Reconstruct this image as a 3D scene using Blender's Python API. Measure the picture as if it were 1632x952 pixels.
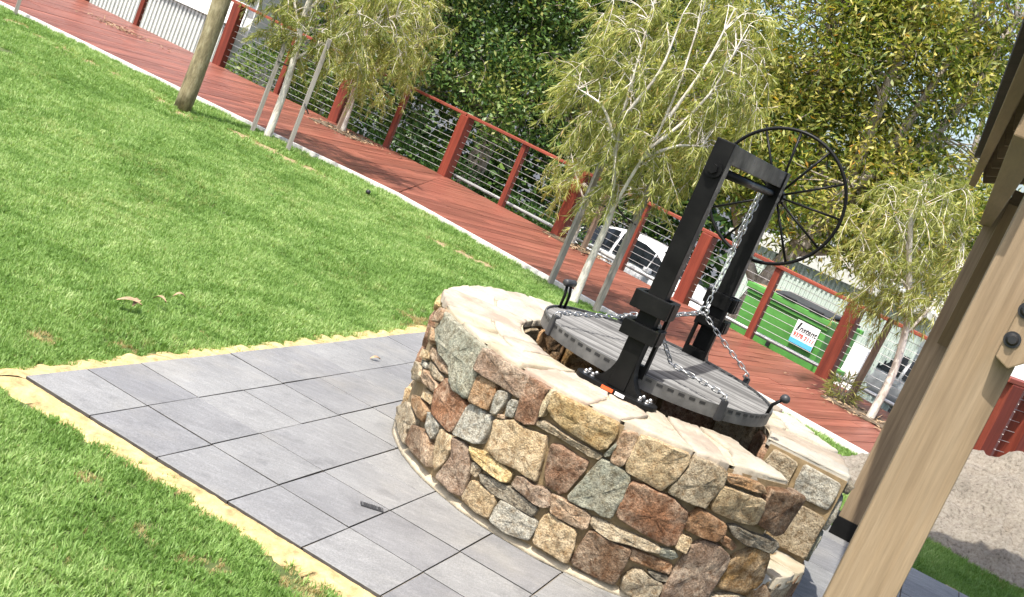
import bpy, bmesh, math, random
import numpy as np
from mathutils import Vector, Matrix, noise as mnoise

random.seed(7)
RNG = np.random.default_rng(11)
for o in list(bpy.data.objects):
    bpy.data.objects.remove(o)
SC = bpy.context.scene
COL = SC.collection

# ------------------------------------------------------------------ camera
PITCH, ROLL = math.radians(9.75), math.radians(23.22)
cam_data = bpy.data.cameras.new('camera')
cam_data.sensor_width = 36.0
cam_data.lens = 36.0 * 1861.0 / 1632.0
cam_data.clip_start = 0.05
cam_data.clip_end = 3000
cam = bpy.data.objects.new('camera', cam_data)
COL.objects.link(cam)
fwd = Vector((0, math.cos(PITCH), -math.sin(PITCH)))
rgt = Vector((1, 0, 0))
upv = rgt.cross(fwd)
r2 = math.cos(ROLL) * rgt + math.sin(ROLL) * upv
u2 = -math.sin(ROLL) * rgt + math.cos(ROLL) * upv
m = Matrix((r2, u2, -fwd)).transposed().to_4x4()
m.translation = Vector((0, 0, 1.567))
cam.matrix_world = m
SC.camera = cam

# ------------------------------------------------------------------ sky, sun, exposure
SUN_EL = math.radians(63)
SUN_H = Vector((-0.50, -0.78))          # horizontal direction towards the sun (behind the camera, to the left)
world = bpy.data.worlds.new('World')
SC.world = world
world.use_nodes = True
wn = world.node_tree
wn.nodes.clear()
sky = wn.nodes.new('ShaderNodeTexSky')
sky.sky_type = 'NISHITA'
sky.sun_disc = False
sky.sun_elevation = SUN_EL
sky.sun_rotation = math.atan2(SUN_H.x, SUN_H.y)
sky.dust_density = 4.0
bg = wn.nodes.new('ShaderNodeBackground')
bg.inputs['Strength'].default_value = 0.15
wo = wn.nodes.new('ShaderNodeOutputWorld')
wn.links.new(sky.outputs[0], bg.inputs[0])
wn.links.new(bg.outputs[0], wo.inputs[0])
sun_data = bpy.data.lights.new('sun', 'SUN')
sun_data.energy = 3.5
sun_data.angle = math.radians(0.6)
sun_data.color = (1.0, 0.955, 0.88)
sun = bpy.data.objects.new('sun', sun_data)
COL.objects.link(sun)
sh = SUN_H.normalized() * math.cos(SUN_EL)
sun.rotation_euler = Vector((sh.x, sh.y, math.sin(SUN_EL))).to_track_quat('Z', 'Y').to_euler()
SC.view_settings.view_transform = 'Standard'
SC.view_settings.look = 'None'
SC.view_settings.gamma = 1
SC.view_settings.exposure = 1.12
SC.cycles.max_bounces = 6
SC.cycles.transparent_max_bounces = 8

# ------------------------------------------------------------------ helpers
def new_obj(name, verts, faces, mat=None, parent=None, smooth=False):
    me = bpy.data.meshes.new(name)
    me.from_pydata([tuple(v) for v in verts], [], [tuple(f) for f in faces])
    if smooth:
        me.polygons.foreach_set('use_smooth', [True] * len(me.polygons))
    if mat:
        me.materials.append(mat)
    me.update()
    return link(name, me, parent)

def link(name, me, parent=None):
    o = bpy.data.objects.new(name, me)
    COL.objects.link(o)
    if parent:
        o.parent = parent
    return o

def np_mesh(name, V, F, mat, parent=None, smooth=False, attr=None):
    """V (n,3) array, F (m,k) array of equal-sized faces; attr: per-face float 'tone'"""
    me = bpy.data.meshes.new(name)
    V = np.asarray(V, np.float32); F = np.asarray(F, np.int32)
    k = F.shape[1]
    me.vertices.add(len(V)); me.vertices.foreach_set('co', V.ravel())
    me.loops.add(F.size); me.loops.foreach_set('vertex_index', F.ravel())
    me.polygons.add(len(F)); me.polygons.foreach_set('loop_start', np.arange(0, F.size, k, dtype=np.int32))
    if attr is not None:
        a = me.attributes.new('tone', 'FLOAT', 'FACE')
        a.data.foreach_set('value', np.asarray(attr, np.float32))
    if smooth:
        me.polygons.foreach_set('use_smooth', np.ones(len(F), bool))
    me.materials.append(mat)
    me.update(calc_edges=True)
    return link(name, me, parent)

def thing(name, label, cat, loc=(0, 0, 0), rz=0.0, group=None):
    o = bpy.data.objects.new(name, None)
    o.empty_display_size = 0.1
    COL.objects.link(o)
    o.location = loc
    o.rotation_euler = (0, 0, rz)
    return tag(o, label, cat, group)

def tag(o, label, cat=None, group=None, kind=None):
    if label: o['label'] = label
    if cat: o['category'] = cat
    if group: o['group'] = group
    if kind: o['kind'] = kind
    return o

def struct(o, label=None):
    o['kind'] = 'structure'
    if label: o['label'] = label
    return o

class MB:
    """collects simple solids and links them as one mesh"""
    def __init__(s): s.v, s.f = [], []
    def add(s, v, f):
        n = len(s.v); s.v += [Vector(p) for p in v]; s.f += [tuple(i + n for i in q) for q in f]; return s
    def box(s, c, d, M=None):
        x, y, z = d[0] / 2, d[1] / 2, d[2] / 2
        p = [Vector((a, b, e)) for a in (-x, x) for b in (-y, y) for e in (-z, z)]
        if M is not None: p = [M @ q for q in p]
        c = Vector(c)
        return s.add([q + c for q in p], [(0, 1, 3, 2), (4, 6, 7, 5), (0, 4, 5, 1), (2, 3, 7, 6), (0, 2, 6, 4), (1, 5, 7, 3)])
    def bar(s, a, b, w, h, up=(0, 0, 1)):
        a, b = Vector(a), Vector(b); d = (b - a); L = d.length; d.normalize()
        u = Vector(up); x = d.cross(u)
        if x.length < 1e-4: x = d.cross(Vector((1, 0, 0)))
        x.normalize(); y = x.cross(d)
        M = Matrix((x, d, y)).transposed()
        return s.box((a + b) / 2, (w, L, h), M)
    def tube(s, pts, rad, n=8, cap=True):
        pts = [Vector(p) for p in pts]
        if not isinstance(rad, (list, tuple)): rad = [rad] * len(pts)
        base = len(s.v)
        t0 = (pts[1] - pts[0]).normalized()
        x = t0.orthogonal().normalized()
        for i, p in enumerate(pts):
            t = (pts[min(i + 1, len(pts) - 1)] - pts[max(i - 1, 0)]).normalized()
            x = (x - t * x.dot(t)).normalized(); y = t.cross(x)
            for k in range(n):
                a = 2 * math.pi * k / n
                s.v.append(p + (x * math.cos(a) + y * math.sin(a)) * rad[i])
        for i in range(len(pts) - 1):
            for k in range(n):
                a = base + i * n + k; b = base + i * n + (k + 1) % n
                s.f.append((a, b, b + n, a + n))
        if cap:
            s.f.append(tuple(base + k for k in reversed(range(n))))
            s.f.append(tuple(base + (len(pts) - 1) * n + k for k in range(n)))
        return s
    def disc(s, c, axis, r, th, n=16):
        c = Vector(c); a = Vector(axis).normalized()
        return s.tube([c - a * th / 2, c + a * th / 2], r, n)
    def ring(s, c, axis, R, r, n=48, k=8, sx=None):
        c = Vector(c); a = Vector(axis).normalized(); x = a.orthogonal().normalized(); y = a.cross(x)
        base = len(s.v)
        for i in range(n):
            t = 2 * math.pi * i / n; d = x * math.cos(t) + y * math.sin(t)
            for j in range(k):
                q = 2 * math.pi * j / k
                s.v.append(c + d * (R + r * math.cos(q)) + a * r * math.sin(q))
        for i in range(n):
            for j in range(k):
                s.f.append((base + i * k + j, base + ((i + 1) % n) * k + j, base + ((i + 1) % n) * k + (j + 1) % k, base + i * k + (j + 1) % k))
        return s
    def prism(s, poly, z0, z1, f=lambda p, z: Vector((p[0], p[1], z))):
        n = len(poly)
        v = [f(p, z0) for p in poly] + [f(p, z1) for p in poly]
        return s.add(v, [tuple(reversed(range(n))), tuple(range(n, 2 * n))] + [(i, (i + 1) % n, (i + 1) % n + n, i + n) for i in range(n)])
    def lathe(s, c, prof, n=16):
        c = Vector(c); base = len(s.v)
        for r, z in prof:
            for k in range(n):
                a = 2 * math.pi * k / n
                s.v.append(c + Vector((r * math.cos(a), r * math.sin(a), z)))
        for i in range(len(prof) - 1):
            for k in range(n):
                a = base + i * n + k; b = base + i * n + (k + 1) % n
                s.f.append((a, b, b + n, a + n))
        s.f.append(tuple(base + k for k in reversed(range(n))))
        s.f.append(tuple(base + (len(prof) - 1) * n + k for k in range(n)))
        return s
    def build(s, name, mat, parent=None, smooth=False, bevel=0.0, auto=False):
        o = new_obj(name, s.v, s.f, mat, parent, smooth)
        if bevel > 0:
            bm = bmesh.new(); bm.from_mesh(o.data)
            es = [e for e in bm.edges if len(e.link_faces) == 2 and e.calc_face_angle(0) > 0.6]
            bmesh.ops.bevel(bm, geom=es, offset=bevel, segments=2, profile=0.6, affect='EDGES')
            bm.to_mesh(o.data); bm.free()
        return o

# ------------------------------------------------------------------ materials
def mk(name):
    mt = bpy.data.materials.new(name); mt.use_nodes = True
    nt = mt.node_tree; nt.nodes.clear()
    out = nt.nodes.new('ShaderNodeOutputMaterial')
    b = nt.nodes.new('ShaderNodeBsdfPrincipled')
    nt.links.new(b.outputs[0], out.inputs[0])
    return mt, nt, b, out

def nd(nt, t, **kw):
    n = nt.nodes.new('ShaderNode' + t)
    for k, v in kw.items():
        if hasattr(n, k): setattr(n, k, v)
        else: n.inputs[k.replace('_', ' ')].default_value = v
    return n

def ramp(nt, fac, stops):
    r = nt.nodes.new('ShaderNodeValToRGB')
    el = r.color_ramp.elements
    while len(el) < len(stops): el.new(0.5)
    for e, (p, c) in zip(el, stops):
        e.position = p; e.color = (*c, 1) if len(c) == 3 else c
    nt.links.new(fac, r.inputs[0])
    return r.outputs[0]

def coords(nt, scale=(1, 1, 1), kind='Object', rot=(0, 0, 0)):
    tc = nt.nodes.new('ShaderNodeTexCoord')
    mp = nt.nodes.new('ShaderNodeMapping')
    mp.inputs['Scale'].default_value = scale
    mp.inputs['Rotation'].default_value = rot
    nt.links.new(tc.outputs[kind], mp.inputs[0])
    return mp.outputs[0]

def wcoords(nt, scale=(1, 1, 1), rot=(0, 0, 0)):
    g = nt.nodes.new('ShaderNodeNewGeometry')
    mp = nt.nodes.new('ShaderNodeMapping')
    mp.inputs['Scale'].default_value = scale
    mp.inputs['Rotation'].default_value = rot
    nt.links.new(g.outputs['Position'], mp.inputs[0])
    return mp.outputs[0]

def noise(nt, vec, scale, detail=6, rough=0.6):
    n = nd(nt, 'TexNoise'); n.inputs['Scale'].default_value = scale
    n.inputs['Detail'].default_value = detail; n.inputs['Roughness'].default_value = rough
    nt.links.new(vec, n.inputs['Vector'])
    return n.outputs['Fac']

def mixc(nt, fac, a, b, mode='MIX'):
    n = nt.nodes.new('ShaderNodeMix'); n.data_type = 'RGBA'; n.blend_type = mode
    for s, v in ((0, fac), (6, a), (7, b)):
        if hasattr(v, 'is_linked') or isinstance(v, bpy.types.NodeSocket): nt.links.new(v, n.inputs[s])
        else: n.inputs[s].default_value = v if s == 0 else ((*v, 1) if len(v) == 3 else v)
    return n.outputs[2]

def math_(nt, op, a, b=0.0, clamp=False):
    n = nt.nodes.new('ShaderNodeMath'); n.operation = op; n.use_clamp = clamp
    for i, v in enumerate((a, b)):
        if isinstance(v, bpy.types.NodeSocket): nt.links.new(v, n.inputs[i])
        else: n.inputs[i].default_value = v
    return n.outputs[0]

def bump(nt, b, h, strength=0.5, dist=0.01):
    n = nt.nodes.new('ShaderNodeBump')
    n.inputs['Strength'].default_value = strength; n.inputs['Distance'].default_value = dist
    nt.links.new(h, n.inputs['Height']); nt.links.new(n.outputs[0], b.inputs['Normal'])

def simple(name, c, rough=0.5, metal=0.0, var=0.12, scale=8, bs=0.15, spec=0.5):
    mt, nt, b, out = mk(name)
    v = wcoords(nt)
    f = noise(nt, v, scale)
    lo = tuple(max(0, x * (1 - var)) for x in c); hi = tuple(min(1, x * (1 + var)) for x in c)
    nt.links.new(ramp(nt, f, [(0.3, lo), (0.7, hi)]), b.inputs['Base Color'])
    b.inputs['Roughness'].default_value = rough; b.inputs['Metallic'].default_value = metal
    b.inputs['Specular IOR Level'].default_value = spec
    if bs: bump(nt, b, noise(nt, v, scale * 6), bs, 0.004)
    return mt

M = {}
def stone_material():
    mt, nt, b, out = mk('stone')
    oi = nt.nodes.new('ShaderNodeObjectInfo')
    tc = nt.nodes.new('ShaderNodeTexCoord')
    off = nt.nodes.new('ShaderNodeVectorMath'); off.operation = 'ADD'
    sc_ = nt.nodes.new('ShaderNodeVectorMath'); sc_.operation = 'SCALE'
    cb = nt.nodes.new('ShaderNodeCombineXYZ')
    for i in range(3): nt.links.new(oi.outputs['Random'], cb.inputs[i])
    nt.links.new(cb.outputs[0], sc_.inputs[0]); sc_.inputs['Scale'].default_value = 37.0
    nt.links.new(tc.outputs['Object'], off.inputs[0]); nt.links.new(sc_.outputs[0], off.inputs[1])
    v = off.outputs[0]
    big = noise(nt, v, 9, 4); mid = noise(nt, v, 38, 6, 0.7); fine = noise(nt, v, 150, 4, 0.7)
    vo = nd(nt, 'TexVoronoi'); vo.inputs['Scale'].default_value = 95; nt.links.new(v, vo.inputs['Vector'])
    base = oi.outputs['Color']
    dark = mixc(nt, 1.0, base, (0.58, 0.50, 0.42), 'MULTIPLY')
    lite = mixc(nt, 0.30, base, (0.62, 0.55, 0.42))
    c = mixc(nt, ramp(nt, big, [(0.38, (0, 0, 0)), (0.62, (1, 1, 1))]), base, lite)
    c = mixc(nt, ramp(nt, mid, [(0.36, (1, 1, 1)), (0.56, (0, 0, 0))]), c, dark)
    sp = ramp(nt, fine, [(0.34, (0.42, 0.40, 0.38)), (0.5, (1, 1, 1)), (0.66, (1.5, 1.45, 1.35))])
    c = mixc(nt, 0.85, c, sp, 'MULTIPLY')
    nt.links.new(c, b.inputs['Base Color'])
    b.inputs['Roughness'].default_value = 0.85
    b.inputs['Specular IOR Level'].default_value = 0.3
    h = math_(nt, 'ADD', math_(nt, 'MULTIPLY', mid, 1.6), math_(nt, 'MULTIPLY', fine, 0.7))
    bump(nt, b, h, 0.9, 0.012)
    return mt
M['stone'] = stone_material()

def cap_material():
    mt, nt, b, out = mk('cap_stone')
    oi = nt.nodes.new('ShaderNodeObjectInfo')
    v = wcoords(nt)
    a = noise(nt, v, 7, 5); f = noise(nt, v, 60, 6, 0.7)
    c = mixc(nt, ramp(nt, a, [(0.4, (0, 0, 0)), (0.65, (0.6, 0.6, 0.6))]), oi.outputs['Color'], (0.50, 0.45, 0.36))
    c = mixc(nt, ramp(nt, f, [(0.3, (0.8, 0.8, 0.8)), (0.45, (0, 0, 0))]), c, (0.33, 0.24, 0.16))
    nt.links.new(c, b.inputs['Base Color'])
    b.inputs['Roughness'].default_value = 0.8
    bump(nt, b, math_(nt, 'ADD', a, math_(nt, 'MULTIPLY', f, 0.5)), 0.6, 0.012)
    return mt
M['cap'] = cap_material()
M['mortar'] = simple('mortar', (0.23, 0.165, 0.085), 0.9, 0, 0.25, 30, 0.6)
M['pale_mortar'] = simple('pale_mortar', (0.40, 0.34, 0.24), 0.9, 0, 0.25, 30, 0.6)

def paver_material():
    mt, nt, b, out = mk('slate_paver')
    oi = nt.nodes.new('ShaderNodeObjectInfo')
    v = wcoords(nt, (1, 1, 1), (0, 0, math.radians(-18)))
    vs = wcoords(nt, (2.2, 6.5, 1), (0, 0, math.radians(-38)))
    s = noise(nt, vs, 5, 6, 0.65); cl = noise(nt, v, 2.6, 4); g = noise(nt, v, 160, 3, 0.8)
    c = ramp(nt, s, [(0.25, (0.162, 0.161, 0.157)), (0.55, (0.190, 0.189, 0.185)), (0.8, (0.245, 0.243, 0.238))])
    c = mixc(nt, 1.0, c, ramp(nt, cl, [(0.3, (0.85, 0.85, 0.86)), (0.7, (1.15, 1.15, 1.15))]), 'MULTIPLY')
    c = mixc(nt, 1.0, c, ramp(nt, oi.outputs['Random'], [(0, (0.88, 0.88, 0.9)), (1, (1.12, 1.12, 1.1))]), 'MULTIPLY')
    c = mixc(nt, 1.0, c, ramp(nt, g, [(0.3, (0.68, 0.68, 0.68)), (0.7, (1.34, 1.34, 1.34))]), 'MULTIPLY')
    dust = noise(nt, v, 1.7, 5)
    c = mixc(nt, ramp(nt, dust, [(0.52, (0, 0, 0)), (0.8, (0.35, 0.35, 0.35))]), c, (0.36, 0.33, 0.26))
    st_ = noise(nt, v, 6.5, 7, 0.75)
    c = mixc(nt, ramp(nt, st_, [(0.30, (0.55, 0.55, 0.55)), (0.46, (0, 0, 0))]), c, (0.085, 0.085, 0.085))
    nt.links.new(c, b.inputs['Base Color'])
    nt.links.new(ramp(nt, s, [(0.3, (0.62,) * 3), (0.7, (0.45,) * 3)]), b.inputs['Roughness'])
    bump(nt, b, math_(nt, 'ADD', s, math_(nt, 'MULTIPLY', g, 0.25)), 0.35, 0.006)
    return mt
M['paver'] = paver_material()

def wood_material(name, c0, c1, c2, ax='z', rough=0.6, sc=1.0, objvar=0.0, rotz=0.0, spec=0.4, knots=False):
    mt, nt, b, out = mk(name)
    s = {'x': (0.6, 14, 14), 'y': (14, 0.6, 14), 'z': (14, 14, 0.6)}[ax]
    v = coords(nt, tuple(q * sc for q in s))
    oi = nt.nodes.new('ShaderNodeObjectInfo')
    ad = nt.nodes.new('ShaderNodeVectorMath'); ad.operation = 'ADD'
    cb = nt.nodes.new('ShaderNodeCombineXYZ')
    for i in range(3): nt.links.new(math_(nt, 'MULTIPLY', oi.outputs['Random'], 31.0 + i * 7), cb.inputs[i])
    nt.links.new(v, ad.inputs[0]); nt.links.new(cb.outputs[0], ad.inputs[1])
    v = ad.outputs[0]
    g = noise(nt, v, 1.6, 8, 0.62); fine = noise(nt, v, 9, 4, 0.7)
    big = noise(nt, coords(nt, (1, 1, 1)), 1.3, 3)
    c = ramp(nt, g, [(0.28, c0), (0.5, c1), (0.72, c2)])
    c = mixc(nt, 1.0, c, ramp(nt, fine, [(0.3, (0.85,) * 3), (0.7, (1.12,) * 3)]), 'MULTIPLY')
    c = mixc(nt, 1.0, c, ramp(nt, big, [(0.3, (0.88,) * 3), (0.7, (1.1,) * 3)]), 'MULTIPLY')
    if objvar:
        c = mixc(nt, 1.0, c, ramp(nt, oi.outputs['Random'], [(0, (1 - objvar,) * 3), (1, (1 + objvar,) * 3)]), 'MULTIPLY')
    if knots:
        kv = nd(nt, 'TexVoronoi'); kv.inputs['Scale'].default_value = 1.0; nt.links.new(coords(nt, (5.5, 5.5, 2.6)), kv.inputs['Vector'])
        c = mixc(nt, ramp(nt, kv.outputs['Distance'], [(0.04, (0.8,) * 3), (0.085, (0.25,) * 3), (0.12, (0.5,) * 3), (0.17, (0, 0, 0))]), c, tuple(x * .42 for x in c0))
    nt.links.new(c, b.inputs['Base Color'])
    b.inputs['Roughness'].default_value = rough
    b.inputs['Specular IOR Level'].default_value = spec
    bump(nt, b, math_(nt, 'ADD', g, math_(nt, 'MULTIPLY', fine, 0.5)), 0.35, 0.004)
    return mt
M['deck'] = wood_material('merbau_deck', (0.128, 0.040, 0.025), (0.198, 0.064, 0.041), (0.282, 0.109, 0.075), 'y', 0.42, 1.0, 0.22, spec=0.5)
M['fence'] = wood_material('red_stained_timber', (0.100, 0.017, 0.009), (0.157, 0.028, 0.014), (0.237, 0.049, 0.025), 'z', 0.5, 1.0, 0.15)
M['rail'] = wood_material('red_rail_timber', (0.14, 0.030, 0.018), (0.215, 0.048, 0.028), (0.30, 0.085, 0.05), 'x', 0.5, 0.6, 0.1)
M['pine'] = wood_material('treated_pine', (0.135, 0.093, 0.052), (0.232, 0.166, 0.098), (0.285, 0.214, 0.135), 'z', 0.65, 1.25, 0.05, knots=True)
M['beam'] = wood_material('treated_pine_beam', (0.143, 0.094, 0.047), (0.198, 0.138, 0.074), (0.242, 0.171, 0.099), 'y', 0.65, 0.6, 0.1)
M['stake'] = wood_material('grey_stake_timber', (0.187, 0.170, 0.145), (0.289, 0.264, 0.230), (0.383, 0.357, 0.315), 'z', 0.85, 1.0, 0.15)
M['dark_stake'] = wood_material('brown_stake_timber', (0.10, 0.07, 0.05), (0.18, 0.13, 0.09), (0.26, 0.19, 0.14), 'z', 0.85, 1.0, 0.15)
M['shingle'] = simple('dark_roofing', (0.035, 0.028, 0.024), 0.8, 0, 0.3, 12, 0.4)
def black_steel():
    mt, nt, b, out = mk('black_painted_steel')
    v = wcoords(nt); a = noise(nt, v, 5, 5, 0.7); f = noise(nt, v, 70, 4, 0.7)
    c = ramp(nt, a, [(0.35, (0.0045, 0.0045, 0.0045)), (0.62, (0.008, 0.008, 0.0075)), (0.78, (0.022, 0.020, 0.017))])
    c = mixc(nt, ramp(nt, f, [(0.68, (0, 0, 0)), (0.76, (0.5,) * 3)]), c, (0.05, 0.045, 0.04))
    nt.links.new(c, b.inputs['Base Color']); nt.links.new(ramp(nt, a, [(0.3, (0.27,) * 3), (0.75, (0.55,) * 3)]), b.inputs['Roughness'])
    b.inputs['Specular IOR Level'].default_value = 0.14
    bump(nt, b, f, 0.06, 0.003)
    return mt
M['black'] = black_steel()
def bar_steel():
    mt, nt, b, out = mk('grill_steel')
    oi = nt.nodes.new('ShaderNodeObjectInfo')
    f = noise(nt, wcoords(nt), 9, 5)
    c = mixc(nt, 1, ramp(nt, oi.outputs['Random'], [(0, (0.04,) * 3), (0.5, (0.075, 0.075, 0.074)), (1, (0.14, 0.14, 0.137))]), ramp(nt, f, [(0.3, (0.7,) * 3), (0.7, (1.25,) * 3)]), 'MULTIPLY')
    nt.links.new(c, b.inputs['Base Color']); b.inputs['Roughness'].default_value = 0.5; b.inputs['Metallic'].default_value = 0.2
    b.inputs['Specular IOR Level'].default_value = 0.3
    return mt
M['steel'] = bar_steel()
M['rimsteel'] = simple('grill_rim_steel', (0.105, 0.103, 0.098), 0.5, 0.3, 0.4, 14, 0.12)
M['dark_steel'] = simple('dark_grill_steel', (0.05, 0.05, 0.052), 0.5, 0.4, 0.2, 10, 0.1)
M['chain'] = simple('galvanised_chain', (0.40, 0.40, 0.39), 0.35, 0.85, 0.15, 30, 0.05)
M['wire'] = simple('stainless_wire', (0.42, 0.42, 0.41), 0.4, 0.6, 0.1, 5, 0)
M['galv'] = simple('galvanised_rail', (0.55, 0.55, 0.53), 0.5, 0.3, 0.15, 8, 0.05)
M['joint'] = simple('paver_joint_fill', (0.17, 0.15, 0.12), 0.95, 0, 0.5, 16, 0.4)
M['yard'] = simple('brown_mulch_ground', (0.13, 0.09, 0.06), 0.95, 0, 0.5, 9, 0.8)
M['bolt'] = simple('bolt_steel', (0.55, 0.55, 0.55), 0.3, 0.9, 0.1, 30, 0)
M['blackplastic'] = simple('black_plastic', (0.015, 0.015, 0.016), 0.45, 0, 0.2, 20, 0.05)
M['sand'] = simple('yellow_sand', (0.42, 0.315, 0.155), 0.95, 0, 0.38, 26, 1.0, 0.1)
M['kerb'] = simple('pale_edging', (0.58, 0.56, 0.52), 0.8, 0, 0.15, 6, 0.2)
M['asphalt'] = simple('asphalt', (0.06, 0.062, 0.066), 0.85, 0, 0.2, 10, 0.4)
M['white'] = simple('white_paint', (0.78, 0.78, 0.76), 0.5, 0, 0.04, 3, 0.05)
M['cladding'] = simple('pale_cladding', (0.60, 0.61, 0.57), 0.5, 0.1, 0.06, 3, 0.05)
M['palegreen'] = simple('pale_green_sheet', (0.52, 0.60, 0.54), 0.5, 0.1, 0.06, 3, 0.05)
M['carwhite'] = simple('white_car_paint', (0.74, 0.75, 0.76), 0.22, 0.0, 0.02, 2, 0, 0.6)
M['carsilver'] = simple('silver_car_paint', (0.45, 0.47, 0.48), 0.28, 0.5, 0.03, 2, 0, 0.6)
M['glass'] = simple('car_glass', (0.012, 0.015, 0.018), 0.08, 0.0, 0.1, 2, 0, 0.35)
M['tyre'] = simple('tyre_rubber', (0.02, 0.02, 0.02), 0.8, 0, 0.2, 20, 0.2)
M['redlamp'] = simple('red_lamp', (0.45, 0.01, 0.01), 0.2, 0, 0.1, 5, 0)
M['bin'] = simple('green_bin_paint', (0.085, 0.265, 0.055), 0.45, 0, 0.18, 5, 0.12)
M['binlid'] = simple('dark_bin_lid', (0.045, 0.05, 0.055), 0.45, 0, 0.2, 5, 0.1)
M['signwhite'] = simple('sign_white', (0.8, 0.8, 0.8), 0.45, 0, 0.02, 3, 0)
M['signblue'] = simple('sign_blue', (0.10, 0.42, 0.65), 0.45, 0, 0.02, 3, 0)
M['signred'] = simple('sign_red', (0.60, 0.06, 0.03), 0.45, 0, 0.02, 3, 0)
M['orange'] = simple('orange_sticker', (0.75, 0.10, 0.02), 0.5, 0, 0.05, 3, 0)
M['litter'] = simple('leaf_litter', (0.32, 0.19, 0.09), 0.9, 0, 0.5, 30, 0.5)
M['straw'] = simple('dry_straw_ground', (0.27, 0.215, 0.12), 0.95, 0, 0.55, 40, 0.8, 0.1)
M['soil'] = simple('bare_soil', (0.11, 0.08, 0.05), 0.95, 0, 0.4, 12, 0.6)
M['dryleaf'] = simple('dry_leaf', (0.30, 0.205, 0.12), 0.8, 0, 0.35, 40, 0.1)

def sand_pile_material():
    mt, nt, b, out = mk('pale_sand')
    v = wcoords(nt)
    a = noise(nt, v, 5, 6, 0.7); f = noise(nt, v, 45, 5, 0.7); g = noise(nt, v, 220, 3, 0.8)
    c = ramp(nt, f, [(0.3, (0.17, 0.145, 0.115)), (0.46, (0.40, 0.35, 0.285)), (0.7, (0.54, 0.485, 0.40))])
    c = mixc(nt, 1, c, ramp(nt, a, [(0.3, (0.8,) * 3), (0.7, (1.12,) * 3)]), 'MULTIPLY')
    nt.links.new(c, b.inputs['Base Color']); b.inputs['Roughness'].default_value = 0.95
    b.inputs['Specular IOR Level'].default_value = 0.1
    bump(nt, b, math_(nt, 'ADD', math_(nt, 'MULTIPLY', f, 1.5), g), 1.0, 0.02)
    return mt
M['pile'] = sand_pile_material()

def bark_material(name, c0, c1, c2, rough=0.85):
    mt, nt, b, out = mk(name)
    v = wcoords(nt, (1, 1, 0.35))
    a = noise(nt, v, 14, 6, 0.7); f = noise(nt, v, 60, 4, 0.7)
    c = ramp(nt, a, [(0.32, c0), (0.5, c1), (0.68, c2)])
    c = mixc(nt, 1, c, ramp(nt, f, [(0.3, (0.75,) * 3), (0.6, (1.1,) * 3)]), 'MULTIPLY')
    nt.links.new(c, b.inputs['Base Color']); b.inputs['Roughness'].default_value = rough
    bump(nt, b, math_(nt, 'ADD', a, f), 0.6, 0.012)
    return mt
M['whitebark'] = bark_material('pale_peppermint_bark', (0.32, 0.27, 0.21), (0.62, 0.57, 0.49), (0.76, 0.71, 0.63))
M['log'] = bark_material('weathered_pole', (0.10, 0.08, 0.04), (0.235, 0.195, 0.105), (0.36, 0.32, 0.20))
M['greybark'] = bark_material('grey_bark', (0.15, 0.12, 0.09), (0.33, 0.285, 0.23), (0.50, 0.45, 0.38))
M['paver_side'] = simple('dark_paver_edge', (0.045, 0.042, 0.038), 0.9, 0, 0.4, 20, 0.3)  # side faces of the pavers, much darker than their tops

def leaf_material(name, stops, trans=0.35, rough=0.42, spec=0.45, tcol=None):
    mt, nt, b, out = mk(name)
    at = nt.nodes.new('ShaderNodeAttribute'); at.attribute_name = 'tone'
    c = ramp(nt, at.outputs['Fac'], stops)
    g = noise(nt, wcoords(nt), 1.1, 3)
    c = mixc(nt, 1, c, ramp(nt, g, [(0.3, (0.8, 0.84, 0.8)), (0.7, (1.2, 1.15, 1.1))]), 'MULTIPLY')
    nt.links.new(c, b.inputs['Base Color'])
    b.inputs['Roughness'].default_value = rough
    b.inputs['Specular IOR Level'].default_value = spec
    tr = nt.nodes.new('ShaderNodeBsdfTranslucent')
    tc = mixc(nt, 1, c, tcol or (1.25, 1.3, 0.6), 'MULTIPLY')
    nt.links.new(tc, tr.inputs[0])
    mx = nt.nodes.new('ShaderNodeMixShader'); mx.inputs[0].default_value = trans
    nt.links.new(b.outputs[0], mx.inputs[1]); nt.links.new(tr.outputs[0], mx.inputs[2])
    nt.links.new(mx.outputs[0], out.inputs[0])
    return mt
M['leaf_pep'] = leaf_material('peppermint_leaf', [(0, (0.13, 0.17, 0.035)), (0.45, (0.30, 0.325, 0.085)), (0.85, (0.48, 0.47, 0.18)), (1, (0.50, 0.36, 0.15))], 0.4)
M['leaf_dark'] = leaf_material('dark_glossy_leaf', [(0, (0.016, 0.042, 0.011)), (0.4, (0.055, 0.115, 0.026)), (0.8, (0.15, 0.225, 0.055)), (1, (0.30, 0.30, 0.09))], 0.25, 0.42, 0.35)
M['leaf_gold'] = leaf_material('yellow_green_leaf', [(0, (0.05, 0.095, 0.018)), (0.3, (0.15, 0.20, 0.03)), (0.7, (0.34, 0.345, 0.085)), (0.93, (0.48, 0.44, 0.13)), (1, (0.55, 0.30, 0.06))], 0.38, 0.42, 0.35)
M['leaf_shrub'] = leaf_material('shrub_leaf', [(0, (0.039, 0.091, 0.019)), (0.6, (0.117, 0.195, 0.039)), (1, (0.286, 0.338, 0.117))], 0.3)

# ================================================================== SETTING
A2 = Vector((0.321, 0.947)); B2 = Vector((0.947, -0.321))      # the two axes of the paving
T0 = Vector((-1.431, 3.799))                                  # left corner of the paving
TS = 0.30
def pav(i, j, z=0.0):
    p = T0 + A2 * (i * TS) + B2 * (j * TS)
    return Vector((p.x, p.y, z))

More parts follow.
